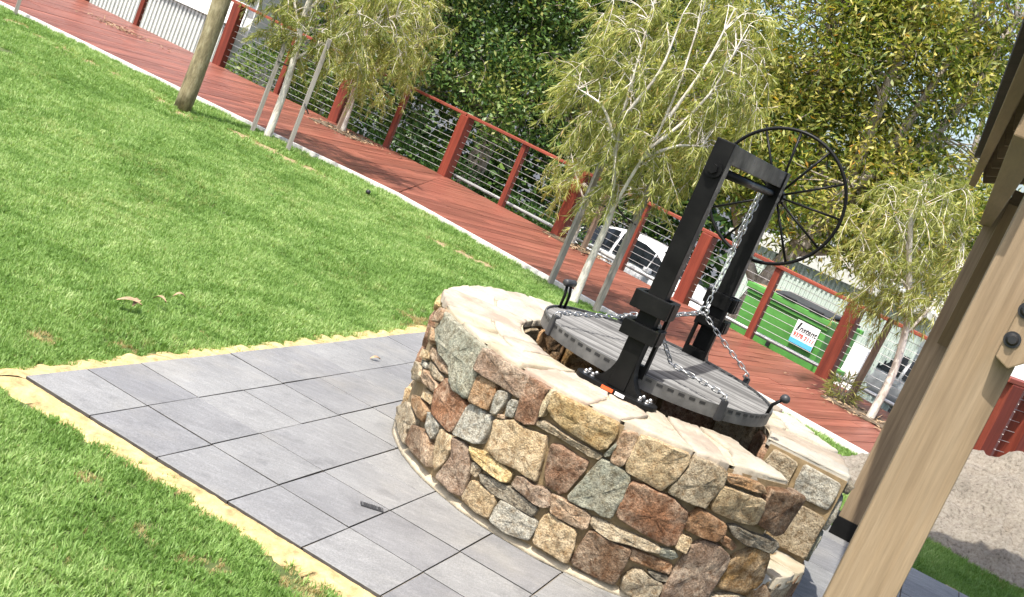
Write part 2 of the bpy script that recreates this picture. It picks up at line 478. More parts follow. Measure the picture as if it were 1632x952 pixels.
STREET = -1.85; YARD = -1.1
struct(new_obj('street', [(-900, -900, STREET), (900, -900, STREET), (900, 900, STREET), (-900, 900, STREET)], [(0, 1, 2, 3)], M['asphalt']),
       'dark asphalt street below the deck')
mb = MB(); mb.prism([(-14, 21.9), (-1.54, 16.0), (5.6, 10.3), (9.5, 7.0), (12, 12), (4.5, 20.8), (-3, 22.6), (-14, 24.5)], -3.0, YARD)
struct(mb.build('service_yard', M['yard']), 'brown mulched ground just behind the deck fence')

KB = Vector((-1.6, 12.3)); KL = Vector((-9.4, 14.89)); KR = Vector((4.45, 7.87))
FB = Vector((-1.54, 16.17)); FL = Vector((-9.4, 20.03)); FR = Vector((5.3, 10.70))

def lawn_soil():
    mt, nt, b, out = mk('lawn_soil')
    v = wcoords(nt)
    a = noise(nt, v, 3, 5); f = noise(nt, v, 60, 4)
    c = ramp(nt, f, [(0.3, (0.035, 0.055, 0.012)), (0.55, (0.07, 0.10, 0.022)), (0.75, (0.15, 0.13, 0.05))])
    nt.links.new(c, b.inputs['Base Color']); b.inputs['Roughness'].default_value = 0.95
    bump(nt, b, f, 0.6, 0.02)
    return mt
M['lawn_soil'] = lawn_soil()
lawn_poly = [(-30, -8), (14, -8), (14, 0.87), (KB.x, KB.y), (-30, 21.7)]
mb = MB(); mb.prism(lawn_poly, -2.4, -0.040)
struct(mb.build('lawn_ground', M['lawn_soil']), 'lawn ground in front of the deck')

# yellow bedding sand showing round the edge of the paving
def strip(name, i0, i1, j0, j1, z, seed):
    r = random.Random(seed)
    top = []
    n = 60
    def edge(p0, p1, amp):
        pts = []
        for k in range(n):
            t = k / n
            p = p0.lerp(p1, t)
            q = p + Vector((r.uniform(-amp, amp), r.uniform(-amp, amp), 0))
            pts.append(q)
        return pts
    c = [pav(i0, j0, z), pav(i1, j0, z), pav(i1, j1, z), pav(i0, j1, z)]
    poly = []
    for k in range(4): poly += edge(c[k], c[(k + 1) % 4], 0.012)
    mb = MB(); mb.prism([(p.x, p.y) for p in poly], z - 0.05, z)
    return mb.build(name, M['sand'])
def sand_frame():
    r = random.Random(3); V, F = [], []
    def side(p0, p1, o0, o1, n=170):
        base = len(V)
        m = 7
        for k in range(n + 1):
            t = k / n
            a = p0.lerp(p1, t); b = o0.lerp(o1, t) + Vector((r.uniform(-.02, .02), r.uniform(-.02, .02), 0))
            for q in range(m):
                s = q / (m - 1)
                c = a.lerp(b, s)
                c.z = a.z * (1 - s) - 0.046 * s + (0.016 * mnoise.noise(c * 14) + 0.008 * mnoise.noise(c * 45) + r.uniform(-.0025, .0025)) * (math.sin(math.pi * s) + .25) + .010 * math.sin(math.pi * s)
                V.append(c)
        for k in range(n):
            for j in range(m - 1): F.append((base + m * k + j, base + m * k + m + j, base + m * k + m + 1 + j, base + m * k + 1 + j))
    z = -0.013; e = .02
    jm = new_obj('joint_fill', [pav(.03, .03, -.0075), pav(.03, 11.97, -.0075), pav(11.97, 11.97, -.0075), pav(11.97, .03, -.0075)], [(0, 1, 2, 3)], M['joint'])
    struct(jm, 'dark sand filling the paver joints')
    side(pav(e, 12, z), pav(e, e, z), pav(-.36, 12, z), pav(-.36, -.45, z))
    side(pav(e, e, z), pav(12, e, z), pav(-.36, -.45, z), pav(12, -.5, z))
    side(pav(12 - e, e, z), pav(12 - e, 12, z), pav(12.3, -.4, z), pav(12.3, 12, z))
    return new_obj('bedding_sand', V, F, M['sand'], smooth=True)
struct(sand_frame(), 'yellow bedding sand along the edge of the paving')

# pavers, one by one
paving = struct(MB().box((0, 0, -0.06), (0.01, 0.01, 0.01)).build('paving', M['sand']), 'grey slate paving round the fire pit')
def paver_mesh(sx, sy, k):
    r = random.Random(k)
    mb = MB()
    h = 0.0012
    def jit(): return r.uniform(-0.0012, 0.0012)
    p = [(-sx / 2, -sy / 2), (sx / 2, -sy / 2), (sx / 2, sy / 2), (-sx / 2, sy / 2)]
    p = [(x + jit(), y + jit()) for x, y in p]
    v = [Vector((x, y, -0.045)) for x, y in p] + [Vector((x, y, -h)) for x, y in p] + [Vector((x * 0.996, y * 0.996, 0)) for x, y in p]
    f = [(0, 3, 2, 1)]
    for a in (0, 4):
        for i in range(4): f.append((a + i, a + (i + 1) % 4, a + 4 + (i + 1) % 4, a + 4 + i))
    f.append((8, 9, 10, 11))
    mb.add(v, f)
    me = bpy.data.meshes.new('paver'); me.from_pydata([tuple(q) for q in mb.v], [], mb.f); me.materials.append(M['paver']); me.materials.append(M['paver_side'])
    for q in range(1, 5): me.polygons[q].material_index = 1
    return me
PM = [paver_mesh(TS - 0.0055, TS - 0.0055, k) for k in range(6)]
ang = math.atan2(A2.y, A2.x)
rp = random.Random(5)
for i in range(12):
    for j in range(12):
        c = pav(i + 0.5, j + 0.5)
        if (Vector((c.x, c.y)) - Vector((0.676, 5.031))).length < 0.55: continue      # under the fire pit
        o = link('paver', rp.choice(PM), paving)
        o.location = (c.x, c.y, rp.uniform(-0.0015, 0.0015))
        o.rotation_euler = (rp.uniform(-.003, .003), rp.uniform(-.003, .003), ang + rp.choice((0, math.pi / 2, math.pi)) + rp.uniform(-.003, .003))

# ------------------------------------------------------------------ deck
def clip(poly, a, b):
    """keep the part of poly to the left of a->b"""
    out = []
    def side(p): return (b.x - a.x) * (p.y - a.y) - (b.y - a.y) * (p.x - a.x)
    for k in range(len(poly)):
        p, q = poly[k], poly[(k + 1) % len(poly)]
        sp, sq = side(p), side(q)
        if sp >= 0: out.append(p)
        if sp * sq < 0: out.append(p.lerp(q, sp / (sp - sq)))
    return out

deck = struct(MB().prism([tuple(p) for p in (KL, KB, FB, FL)], -0.13, -0.075).prism([tuple(p) for p in (KB, KR, FR, FB)], -0.13, -0.0755)
              .build('deck', M['dark_stake']), 'red timber deck between the lawn and the fence')
def boards(poly, p0, e, w=0.138, gap=0.005):
    n = Vector((-e.y, e.x))
    s0 = min((p - p0).dot(e) for p in poly); s1 = max((p - p0).dot(e) for p in poly)
    s = s0
    while s < s1:
        a = p0 + e * s; b = p0 + e * (s + w - gap)
        rect = [a - n * 9, b - n * 9, b + n * 9, a + n * 9]
        for k in range(len(poly)):
            if rect: rect = clip(rect, poly[k], poly[(k + 1) % len(poly)])
        if len(rect) >= 3:
            c = sum(rect, Vector((0, 0))) / len(rect)
            # split long boards at random butt joints
            loc = [((p - c).dot(e), (p - c).dot(n)) for p in rect]
            lo = min(q[1] for q in loc); hi = max(q[1] for q in loc)
            cuts = [lo - 1]
            if hi - lo > 2.2: cuts.append(lo + (hi - lo) * rp.uniform(0.25, 0.75))
            cuts.append(hi + 1)
            for q in range(len(cuts) - 1):
                seg = [Vector(x) for x in loc]
                seg = clip(seg, Vector((-5, cuts[q] + 0.002)), Vector((5, cuts[q] + 0.002)))
                if seg: seg = clip(seg, Vector((5, cuts[q + 1] - 0.002)), Vector((-5, cuts[q + 1] - 0.002)))
                if len(seg) < 3: continue
                mb = MB(); mb.prism([tuple(x) for x in seg], -0.03, 0.0)
                o = mb.build('board', M['deck'], deck)
                o.location = (c.x, c.y, rp.uniform(-0.003, 0.001))
                o.rotation_euler = (0, 0, math.atan2(e.y, e.x))
        s += w
eL = (KB - KL).normalized(); eR = (KR - KB).normalized()
nL = Vector((-eL.y, eL.x)); nR = Vector((-eR.y, eR.x))
boards([KL + nL * .06, KB + nL * .06, FB, FL], KB, eL)
boards([KB + nR * .06, KR + nR * .06, FR, FB], KB, eR)
mb = MB()
for a, b, n in ((KL, KB, nL), (KB, KR, nR)):
    mb.prism([tuple(a), tuple(b), tuple(b + n * .056), tuple(a + n * .056)], -0.12, 0.014 if a is KL else 0.0145)
struct(mb.build('edging_strip', M['kerb']), 'pale edging strip between lawn and deck')

# ------------------------------------------------------------------ grass blades
def grass_material():
    mt, nt, b, out = mk('grass_blade')
    at = nt.nodes.new('ShaderNodeAttribute'); at.attribute_type = 'INSTANCER'; at.attribute_name = 'dry'
    tn = nt.nodes.new('ShaderNodeAttribute'); tn.attribute_type = 'INSTANCER'; tn.attribute_name = 'rnd'
    ft = nt.nodes.new('ShaderNodeAttribute'); ft.attribute_name = 'tone'
    v = wcoords(nt)
    p = noise(nt, v, 1.0, 4, 0.6)
    t = math_(nt, 'ADD', math_(nt, 'MULTIPLY', tn.outputs['Fac'], 0.45), math_(nt, 'MULTIPLY', ft.outputs['Fac'], 0.3))
    t = math_(nt, 'ADD', t, math_(nt, 'MULTIPLY', p, 0.5), True)
    c = ramp(nt, t, [(0.05, (0.035, 0.082, 0.014)), (0.4, (0.140, 0.255, 0.052)), (0.75, (0.255, 0.385, 0.115)), (1.0, (0.42, 0.51, 0.22))])
    c = mixc(nt, at.outputs['Fac'], c, mixc(nt, tn.outputs['Fac'], (0.42, 0.31, 0.15), (0.50, 0.42, 0.22)))
    nt.links.new(c, b.inputs['Base Color']); b.inputs['Roughness'].default_value = 0.5
    b.inputs['Specular IOR Level'].default_value = 0.3
    tr = nt.nodes.new('ShaderNodeBsdfTranslucent'); nt.links.new(mixc(nt, 1, c, (1.2, 1.25, 0.6), 'MULTIPLY'), tr.inputs[0])
    mx = nt.nodes.new('ShaderNodeMixShader'); mx.inputs[0].default_value = 0.35
    nt.links.new(b.outputs[0], mx.inputs[1]); nt.links.new(tr.outputs[0], mx.inputs[2]); nt.links.new(mx.outputs[0], out.inputs[0])
    return mt
M['grass'] = grass_material()
tufts = bpy.data.collections.new('grass_tufts')
for k in range(6):
    r = np.random.default_rng(100 + k)
    V, F, T = [], [], []
    for q in range(26):
        a = r.uniform(0, 2 * math.pi); rad = abs(r.normal(0, 0.017)); p = np.array([math.cos(a) * rad, math.sin(a) * rad, 0])
        h = r.uniform(0.017, 0.038); w = r.uniform(0.0015, 0.0027); d = r.uniform(0, 2 * math.pi); lean = r.uniform(0.1, 0.9)
        dr = np.array([math.cos(d), math.sin(d), 0]); sd = np.array([-math.sin(d), math.cos(d), 0])
        base = len(V)
        for t_, ww in ((0, 1), (0.5, 0.85)):
            c = p + dr * lean * h * t_ ** 1.6 * 0.9 + np.array([0, 0, h * t_ * (1 - 0.25 * lean * t_)])
            V += [c - sd * w * ww, c + sd * w * ww]
        V.append(p + dr * lean * h * 0.9 + np.array([0, 0, h * (1 - 0.35 * lean)]))
        F += [(base, base + 1, base + 3), (base, base + 3, base + 2), (base + 2, base + 3, base + 4)]
        T += [r.uniform(0, 1)] * 3
    o = np_mesh('tuft', V, F, M['grass'], attr=T)
    COL.objects.unlink(o); tufts.objects.link(o)

DRY = [(-6.39, 13.12, .22), (-5.92, 12.83, .22), (-5.55, 12.65, .2), (-5.19, 12.52, .2), (-4.87, 12.45, .2), (-4.39, 12.33, .2), (-4.1, 11.93, .22), (-3.77, 11.62, .2),
       (-3.23, 11.95, .2), (-2.93, 11.80, .25), (-2.62, 11.65, .25), (-2.37, 11.6, .22), (-2.18, 11.5, .15), (-0.8, 10.48, .16), (-0.57, 10.42, .2), (-0.36, 10.4, .16),
       (-0.97, 3.33, .05), (-0.57, 3.11, .05), (-1.61, 4.29, .10), (-0.5, 3.13, .06), (-0.28, 3.26, .08), (-0.21, 3.21, .07), (-1.36, 4.54, .07), (-1.24, 5.17, .05), (-0.72, 3.14, .04),
       (-0.37, 6.97, .2), (-0.5, 7.25, .15), (-0.2, 6.6, .12), (2.1, 9.2, .25), (2.5, 8.2, .25), (1.9, 8.0, .2), (2.6, 7.3, .18), (0.3, 9.6, .1), (1.2, 9.3, .12)]
def in_poly(P, poly):
    x, y = P[:, 0], P[:, 1]; ins = np.zeros(len(P), bool)
    for k in range(len(poly)):
        (x0, y0), (x1, y1) = poly[k], poly[(k + 1) % len(poly)]
        c = ((y0 > y) != (y1 > y)) & (x < (x1 - x0) * (y - y0) / (y1 - y0 + 1e-12) + x0); ins ^= c
    return ins
def vnoise(P, f, seed):
    r = np.random.default_rng(seed); g = r.random((64, 64)); q = P * f; i = np.floor(q).astype(int); t = q - i; t = t * t * (3 - 2 * t)
    a = g[i[:, 0] % 64, i[:, 1] % 64]; b_ = g[(i[:, 0] + 1) % 64, i[:, 1] % 64]; c = g[i[:, 0] % 64, (i[:, 1] + 1) % 64]; d = g[(i[:, 0] + 1) % 64, (i[:, 1] + 1) % 64]
    return (a * (1 - t[:, 0]) + b_ * t[:, 0]) * (1 - t[:, 1]) + (c * (1 - t[:, 0]) + d * t[:, 0]) * t[:, 1]
def grass_points():
    out = []
    for (y0, y1, x0, x1, dens, sc) in ((1.8, 4.6, -2.6, 0.6, 3600, 0.85), (4.6, 7.5, -3.6, 4.2, 2300, 1.0), (7.5, 11, -5.2, 4.6, 1300, 1.2), (11, 16.5, -9.5, 2, 800, 1.45)):
        n = int((y1 - y0) * (x1 - x0) * dens)
        P = np.c_[RNG.uniform(x0, x1, n), RNG.uniform(y0, y1, n)]
        out.append(np.c_[P, np.full(n, sc)])
    P = np.concatenate(out)
    xy = P[:, :2]
    keep = in_poly(xy, [(-30, -8), (14, -8), (14, 0.81), (KB.x, KB.y - .05), (-30, 21.65)])
    d = xy - np.array(T0); ii = d @ np.array(A2) / TS; jj = d @ np.array(B2) / TS
    wob = (vnoise(xy, 11, 1) - 0.5) * 0.42 + (vnoise(xy, 3, 4) - 0.5) * 0.36 + (vnoise(xy, 30, 5) - 0.5) * 0.2
    marg_near = 0.19 + wob; marg_left = 0.27 + wob; marg_far = 0.2 + wob
    inside = (ii > -marg_near) & (jj > -marg_left) & (ii < 12 + marg_far) & (jj < 12.2)
    keep &= ~inside
    pil = (xy - np.array([3.75, 7.95])); keep &= ~((pil[:, 0] / 1.2) ** 2 + (pil[:, 1] / 1.05) ** 2 < 0.9)
    P = P[keep]; xy = P[:, :2]
    dry = np.zeros(len(P))
    nz = vnoise(xy, 14, 2)
    for (x, y, r) in DRY:
        q = np.hypot(xy[:, 0] - x, (xy[:, 1] - y) * 0.8) / r
        dry = np.maximum(dry, np.clip(1.25 - q + (nz - 0.5) * 0.9, 0, 1))
    stress = np.clip((vnoise(xy, 1.7, 8) - 0.62) * 1.6, 0, 0.35)
    dry = np.where(RNG.random(len(P)) < np.maximum(dry, stress * 0.6), np.clip(dry + 0.25, 0, 0.9), 0)
    # straw-coloured blades scattered through the turf and along its cut edge
    dry = np.where(RNG.random(len(P)) < 0.045, 0.7, dry)
    thin = (dry > 0.5) & (RNG.random(len(P)) < np.where(P[:, 1] > 9, 0.35 + 0.4 * dry, 0.3))
    P, dry = P[~thin], dry[~thin]
    return P, dry
GP, GDRY = grass_points()
me = bpy.data.meshes.new('lawn_grass')
me.vertices.add(len(GP))
me.vertices.foreach_set('co', np.c_[GP[:, :2], np.full(len(GP), -0.040)].astype(np.float32).ravel())
clump = vnoise(GP[:, :2], 7, 21) * 0.6 + vnoise(GP[:, :2], 2.3, 22) * 0.4
for nm, val in (('dry', GDRY), ('rnd', np.clip(RNG.random(len(GP)) * 0.6 + (clump - 0.5) * 1.4 + 0.22, 0, 1)), ('scl', GP[:, 2] * RNG.uniform(0.7, 1.25, len(GP)) * (0.75 + 0.5 * clump) * np.where(GDRY > 0.3, 0.6, 1.0))):
    a = me.attributes.new(nm, 'FLOAT', 'POINT'); a.data.foreach_set('value', np.asarray(val, np.float32))
me.materials.append(M['grass'])
grass = link('lawn_grass', me)
tag(grass, 'short bright green lawn grass with dry straw patches', 'grass', kind='stuff')
ng = bpy.data.node_groups.new('grass_scatter', 'GeometryNodeTree')
ng.interface.new_socket('Geometry', in_out='INPUT', socket_type='NodeSocketGeometry')
ng.interface.new_socket('Geometry', in_out='OUTPUT', socket_type='NodeSocketGeometry')
N = ng.nodes
gi, go = N.new('NodeGroupInput'), N.new('NodeGroupOutput')
m2p = N.new('GeometryNodeMeshToPoints')
iop = N.new('GeometryNodeInstanceOnPoints')
ci = N.new('GeometryNodeCollectionInfo'); ci.inputs['Collection'].default_value = tufts
ci.inputs['Separate Children'].default_value = True; ci.inputs['Reset Children'].default_value = True
iop.inputs['Pick Instance'].default_value = True
rv = N.new('FunctionNodeRandomValue'); rv.data_type = 'FLOAT_VECTOR'
rv.inputs[0].default_value = (-0.12, -0.12, 0); rv.inputs[1].default_value = (0.12, 0.12, 6.283)
na = N.new('GeometryNodeInputNamedAttribute'); na.data_type = 'FLOAT'; na.inputs['Name'].default_value = 'scl'
Lk = ng.links.new
Lk(gi.outputs[0], m2p.inputs['Mesh']); Lk(m2p.outputs[0], iop.inputs['Points'])
Lk(ci.outputs[0], iop.inputs['Instance']); Lk(rv.outputs[0], iop.inputs['Rotation']); Lk(na.outputs['Attribute'], iop.inputs['Scale'])
Lk(iop.outputs[0], go.inputs[0])
md = grass.modifiers.new('scatter', 'NODES'); md.node_group = ng

# bare sandy patches worn into the turf
V, F = [], []
rb = random.Random(8)
for (x, y, r) in DRY:
    if y < 9: continue
    n = 14; b0 = len(V); V.append((x, y, -.018))
    for k in range(n):
        a = 2 * math.pi * k / n; q = r * rb.uniform(.45, 1.0)
        V.append((x + math.cos(a) * q, y + math.sin(a) * q * 1.1, -.036))
    for k in range(n): F.append((b0, b0 + 1 + k, b0 + 1 + (k + 1) % n))
struct(new_obj('bare_ground', V, F, M['straw'], smooth=True), 'bare sandy patches in the lawn')
STONES=[
('greygreen',[(-159.2,0.62),(-151.2,0.634),(-141.8,0.627),(-136.6,0.626),(-135.0,0.581),(-134.8,0.516),(-134.9,0.413),(-136.4,0.392),(-139.6,0.391),(-143.4,0.409),(-145.3,0.452),(-151.7,0.46),(-157.8,0.481),(-160.2,0.515),(-158.4,0.555)]),
('pinktan',[(-160.7,0.439),(-156.3,0.448),(-149.9,0.448),(-145.3,0.446),(-145.0,0.419),(-148.2,0.407),(-154.4,0.412),(-158.2,0.418)]),
('greytan',[(-157.2,0.394),(-152.8,0.399),(-147.0,0.393),(-146.7,0.374),(-148.8,0.362),(-154.6,0.357),(-157.5,0.368)]),
('pinktan',[(-156.8,0.354),(-152.7,0.355),(-147.1,0.354),(-146.3,0.333),(-147.8,0.316),(-155.2,0.307),(-158.1,0.315)]),
('greytan',[(-168.4,0.322),(-161.5,0.343),(-158.1,0.315),(-159.2,0.29),(-165.8,0.255),(-171.4,0.257)]),
('granite',[(-164.0,0.359),(-158.5,0.377),(-158.1,0.352),(-162.0,0.34)]),
('brown',[(-162.8,0.513),(-159.4,0.507),(-158.0,0.473),(-161.1,0.443),(-164.4,0.449)]),
('tan',[(-164.6,0.399),(-159.5,0.422),(-157.6,0.397),(-162.4,0.371)]),
('pinktan',[(-161.8,0.645),(-158.8,0.631),(-158.8,0.559),(-162.0,0.536),(-163.0,0.579)]),
('rust',[(-144.5,0.402),(-140.3,0.391),(-135.0,0.369),(-134.9,0.321),(-135.7,0.245),(-137.1,0.239),(-144.3,0.248),(-145.9,0.277),(-146.8,0.341)]),
('granite',[(-134.9,0.246),(-133.9,0.375),(-131.9,0.389),(-126.0,0.386),(-126.2,0.28),(-128.3,0.262),(-134.5,0.244)]),
('brown',[(-134.1,0.498),(-131.6,0.512),(-128.4,0.505),(-127.7,0.467),(-127.5,0.409),(-129.5,0.401),(-133.3,0.394),(-134.1,0.447)]),
('tan',[(-155.9,0.286),(-148.4,0.299),(-146.4,0.285),(-148.0,0.263),(-153.2,0.254)]),
('brown',[(-158.6,0.226),(-153.9,0.249),(-147.6,0.237),(-148.3,0.184),(-150.8,0.179),(-156.5,0.191)]),
('greytan',[(-162.8,0.167),(-157.3,0.185),(-152.5,0.16),(-152.4,0.13),(-156.0,0.084),(-153.5,0.042),(-159.4,0.041),(-169.2,0.051),(-173.7,0.077)]),
('granite',[(-147.0,0.233),(-144.8,0.244),(-140.5,0.227),(-141.1,0.192),(-142.0,0.155),(-145.5,0.179)]),
('darkbrown',[(-151.9,0.137),(-147.5,0.157),(-145.5,0.137),(-144.6,0.086),(-143.1,0.051),(-147.7,0.047),(-152.4,0.057)]),
('pinktan',[(-146.2,0.156),(-143.9,0.157),(-140.9,0.118),(-139.3,0.056),(-142.6,0.055),(-144.5,0.098)]),
('tan',[(-139.4,0.224),(-135.0,0.228),(-133.7,0.182),(-134.1,0.126),(-136.2,0.069),(-137.7,0.076),(-139.2,0.115),(-139.9,0.179)]),
('mauve',[(-134.8,0.224),(-130.0,0.232),(-128.5,0.217),(-127.0,0.168),(-126.1,0.068),(-126.3,0.049),(-129.5,0.047),(-135.3,0.054),(-133.6,0.113),(-133.0,0.165)]),
('yellow',[(-128.6,0.245),(-125.3,0.252),(-120.7,0.254),(-116.2,0.245),(-116.2,0.206),(-117.5,0.2),(-122.7,0.202),(-126.9,0.209),(-128.5,0.229)]),
('greytan',[(-126.8,0.195),(-124.0,0.19),(-124.0,0.15),(-126.0,0.152)]),
('tan',[(-125.0,0.134),(-118.0,0.138),(-116.8,0.111),(-117.0,0.044),(-120.7,0.033),(-125.7,0.046)]),
('darkgrey',[(-123.1,0.174),(-120.0,0.184),(-114.6,0.193),(-107.6,0.173),(-107.8,0.139),(-111.7,0.136),(-118.0,0.138),(-122.4,0.153)]),
('mauve',[(-135.2,0.607),(-130.8,0.62),(-126.9,0.623),(-121.9,0.609),(-121.4,0.592),(-120.9,0.519),(-121.9,0.51),(-127.1,0.516),(-132.6,0.513),(-135.1,0.513),(-135.4,0.561)]),
('granite',[(-126.9,0.496),(-124.4,0.506),(-124.7,0.443),(-125.3,0.41),(-126.6,0.404),(-127.0,0.461)]),
('granite',[(-122.7,0.496),(-121.4,0.499),(-121.0,0.48),(-121.1,0.434),(-122.9,0.425),(-123.1,0.478)]),
('pinktan',[(-125.0,0.415),(-122.9,0.427),(-122.7,0.413),(-124.6,0.402)]),
('redbrown',[(-120.8,0.613),(-118.6,0.626),(-115.3,0.613),(-115.9,0.573),(-115.6,0.499),(-115.4,0.457),(-117.5,0.441),(-120.5,0.432),(-120.8,0.498),(-120.8,0.548)]),
('cream',[(-115.3,0.613),(-114.3,0.621),(-114.3,0.58),(-114.4,0.498),(-115.3,0.491),(-115.8,0.546)]),
('gold',[(-113.9,0.613),(-107.3,0.618),(-102.5,0.614),(-99.1,0.603),(-98.4,0.563),(-99.1,0.506),(-100.3,0.486),(-103.8,0.491),(-108.7,0.496),(-112.3,0.511),(-114.1,0.53)]),
('greytan',[(-115.2,0.469),(-113.6,0.483),(-110.8,0.481),(-106.5,0.473),(-101.6,0.472),(-99.6,0.469),(-99.8,0.451),(-101.8,0.443),(-104.5,0.447),(-108.7,0.455),(-112.1,0.453),(-115.0,0.455)]),
('tan',[(-125.3,0.385),(-120.5,0.425),(-118.5,0.419),(-112.4,0.435),(-111.8,0.417),(-110.6,0.304),(-110.5,0.271),(-112.1,0.267),(-115.5,0.273),(-119.9,0.26),(-123.9,0.277),(-124.3,0.34)]),
('redbrown',[(-110.1,0.419),(-107.9,0.43),(-104.4,0.421),(-101.6,0.421),(-101.2,0.399),(-101.7,0.366),(-103.0,0.284),(-104.3,0.266),(-107.6,0.273),(-109.2,0.317)]),
('greygreen',[(-97.7,0.535),(-97.3,0.531),(-97.7,0.481),(-98.5,0.47),(-99.0,0.476)]),
('pinktan',[(-96.9,0.587),(-94.1,0.593),(-93.8,0.547),(-94.3,0.473),(-95.2,0.461),(-97.2,0.466),(-97.5,0.523),(-97.5,0.571)]),
('tan',[(-93.2,0.597),(-89.0,0.626),(-86.4,0.623),(-82.6,0.603),(-82.1,0.577),(-82.9,0.507),(-84.6,0.441),(-88.3,0.448),(-93.2,0.457),(-93.7,0.488),(-93.5,0.571)]),
('greybrown',[(-80.9,0.608),(-77.4,0.608),(-73.2,0.589),(-72.9,0.539),(-73.9,0.462),(-74.5,0.439),(-78.0,0.438),(-83.0,0.442),(-82.7,0.48),(-81.3,0.567)]),
('rust',[(-90.9,0.422),(-88.7,0.43),(-84.8,0.425),(-80.8,0.421),(-77.5,0.395),(-76.7,0.367),(-76.5,0.324),(-76.5,0.268),(-78.1,0.251),(-80.8,0.254),(-85.6,0.266),(-89.8,0.28),(-90.9,0.294),(-91.2,0.346)]),
('greygreen',[(-99.2,0.449),(-95.8,0.456),(-92.1,0.439),(-91.7,0.417),(-91.7,0.332),(-91.9,0.271),(-94.1,0.264),(-96.1,0.271),(-98.2,0.263),(-101.7,0.264),(-102.2,0.28),(-100.7,0.357)]),
('tan',[(-72.9,0.532),(-70.3,0.536),(-61.4,0.531),(-60.6,0.501),(-60.4,0.425),(-64.0,0.421),(-71.7,0.43),(-72.7,0.462)]),
('orange',[(-76.4,0.382),(-74.8,0.424),(-72.5,0.416),(-67.8,0.399),(-67.1,0.362),(-68.1,0.325),(-71.0,0.324),(-75.3,0.329),(-76.5,0.355)]),
('darkbrown',[(-60.7,0.571),(-57.0,0.58),(-49.8,0.576),(-49.5,0.522),(-50.5,0.404),(-53.3,0.402),(-59.9,0.433),(-60.6,0.501)]),
('brown',[(-73.1,0.574),(-69.4,0.587),(-63.5,0.583),(-61.3,0.555),(-64.3,0.552),(-71.8,0.555)]),
('darkgrey',[(-65.9,0.394),(-64.3,0.401),(-59.5,0.387),(-51.1,0.375),(-49.7,0.357),(-51.4,0.327),(-57.3,0.339),(-60.3,0.34),(-64.5,0.366)]),
('orange',[(-66.2,0.349),(-64.3,0.347),(-61.3,0.32),(-62.4,0.303),(-65.6,0.315),(-66.7,0.33)]),
('goldbrown',[(-56.8,0.326),(-52.1,0.322),(-50.8,0.3),(-49.2,0.204),(-50.1,0.168),(-54.1,0.138),(-61.0,0.147),(-61.4,0.187),(-60.9,0.271)]),
('mauve',[(-70.2,0.308),(-66.2,0.306),(-62.8,0.278),(-62.2,0.226),(-62.4,0.177),(-62.5,0.108),(-62.6,0.067),(-73.4,0.023),(-73.8,0.095),(-73.0,0.194),(-72.5,0.277)]),
('tan',[(-76.3,0.307),(-73.4,0.306),(-73.7,0.247),(-76.1,0.251)]),
('greygreen',[(-78.7,0.23),(-75.9,0.239),(-74.2,0.221),(-75.3,0.201),(-78.0,0.2),(-79.0,0.214)]),
('orange',[(-84.7,0.188),(-81.2,0.187),(-74.5,0.183),(-74.0,0.142),(-77.6,0.142),(-84.0,0.146)]),
('greytan',[(-82.2,0.117),(-80.4,0.123),(-78.3,0.107),(-74.8,0.099),(-74.4,0.073),(-74.3,0.023),(-79.2,-0.004),(-83.0,0.028),(-83.6,0.074)]),
('greytan',[(-95.3,0.24),(-93.6,0.246),(-89.3,0.24),(-83.6,0.241),(-79.7,0.233),(-79.4,0.216),(-81.4,0.206),(-84.9,0.205),(-90.3,0.194),(-93.4,0.203),(-95.1,0.212)]),
('darkbrown',[(-94.9,0.181),(-93.3,0.194),(-89.3,0.185),(-85.5,0.186),(-84.9,0.163),(-84.9,0.036),(-89.1,0.033),(-95.8,0.041),(-95.5,0.103)]),
('mauve',[(-114.4,0.247),(-112.9,0.258),(-110.4,0.247),(-107.6,0.258),(-105.8,0.244),(-105.2,0.205),(-106.4,0.189),(-109.1,0.187),(-111.8,0.196),(-115.0,0.205)]),
('pinktan',[(-105.7,0.25),(-103.9,0.255),(-101.2,0.251),(-97.9,0.25),(-96.1,0.238),(-95.8,0.196),(-96.7,0.181),(-98.6,0.179),(-102.0,0.183),(-104.3,0.185)]),
('granite',[(-115.8,0.131),(-113.7,0.136),(-109.2,0.13),(-106.6,0.126),(-106.1,0.103),(-106.4,0.052),(-107.9,0.042),(-112.1,0.03),(-116.3,0.041),(-116.7,0.072)]),
('tan',[(-105.1,0.176),(-102.4,0.174),(-98.2,0.165),(-97.3,0.15),(-96.7,0.106),(-96.4,0.047),(-97.4,0.038),(-100.6,0.045),(-105.3,0.048),(-105.6,0.107),(-105.8,0.128)]),
('darkgrey',[(-79.2,0.127),(-76.7,0.131),(-74.1,0.131),(-74.0,0.109),(-76.7,0.108)]),
('greytan',[(-61.8,0.1),(-58.5,0.119),(-54.7,0.127),(-49.6,0.112),(-47.8,0.042),(-57.0,0.018),(-61.9,0.062)]),
('brown',[(-48.9,0.155),(-46.4,0.184),(-39.0,0.094),(-39.9,0.023),(-45.9,0.042)])]

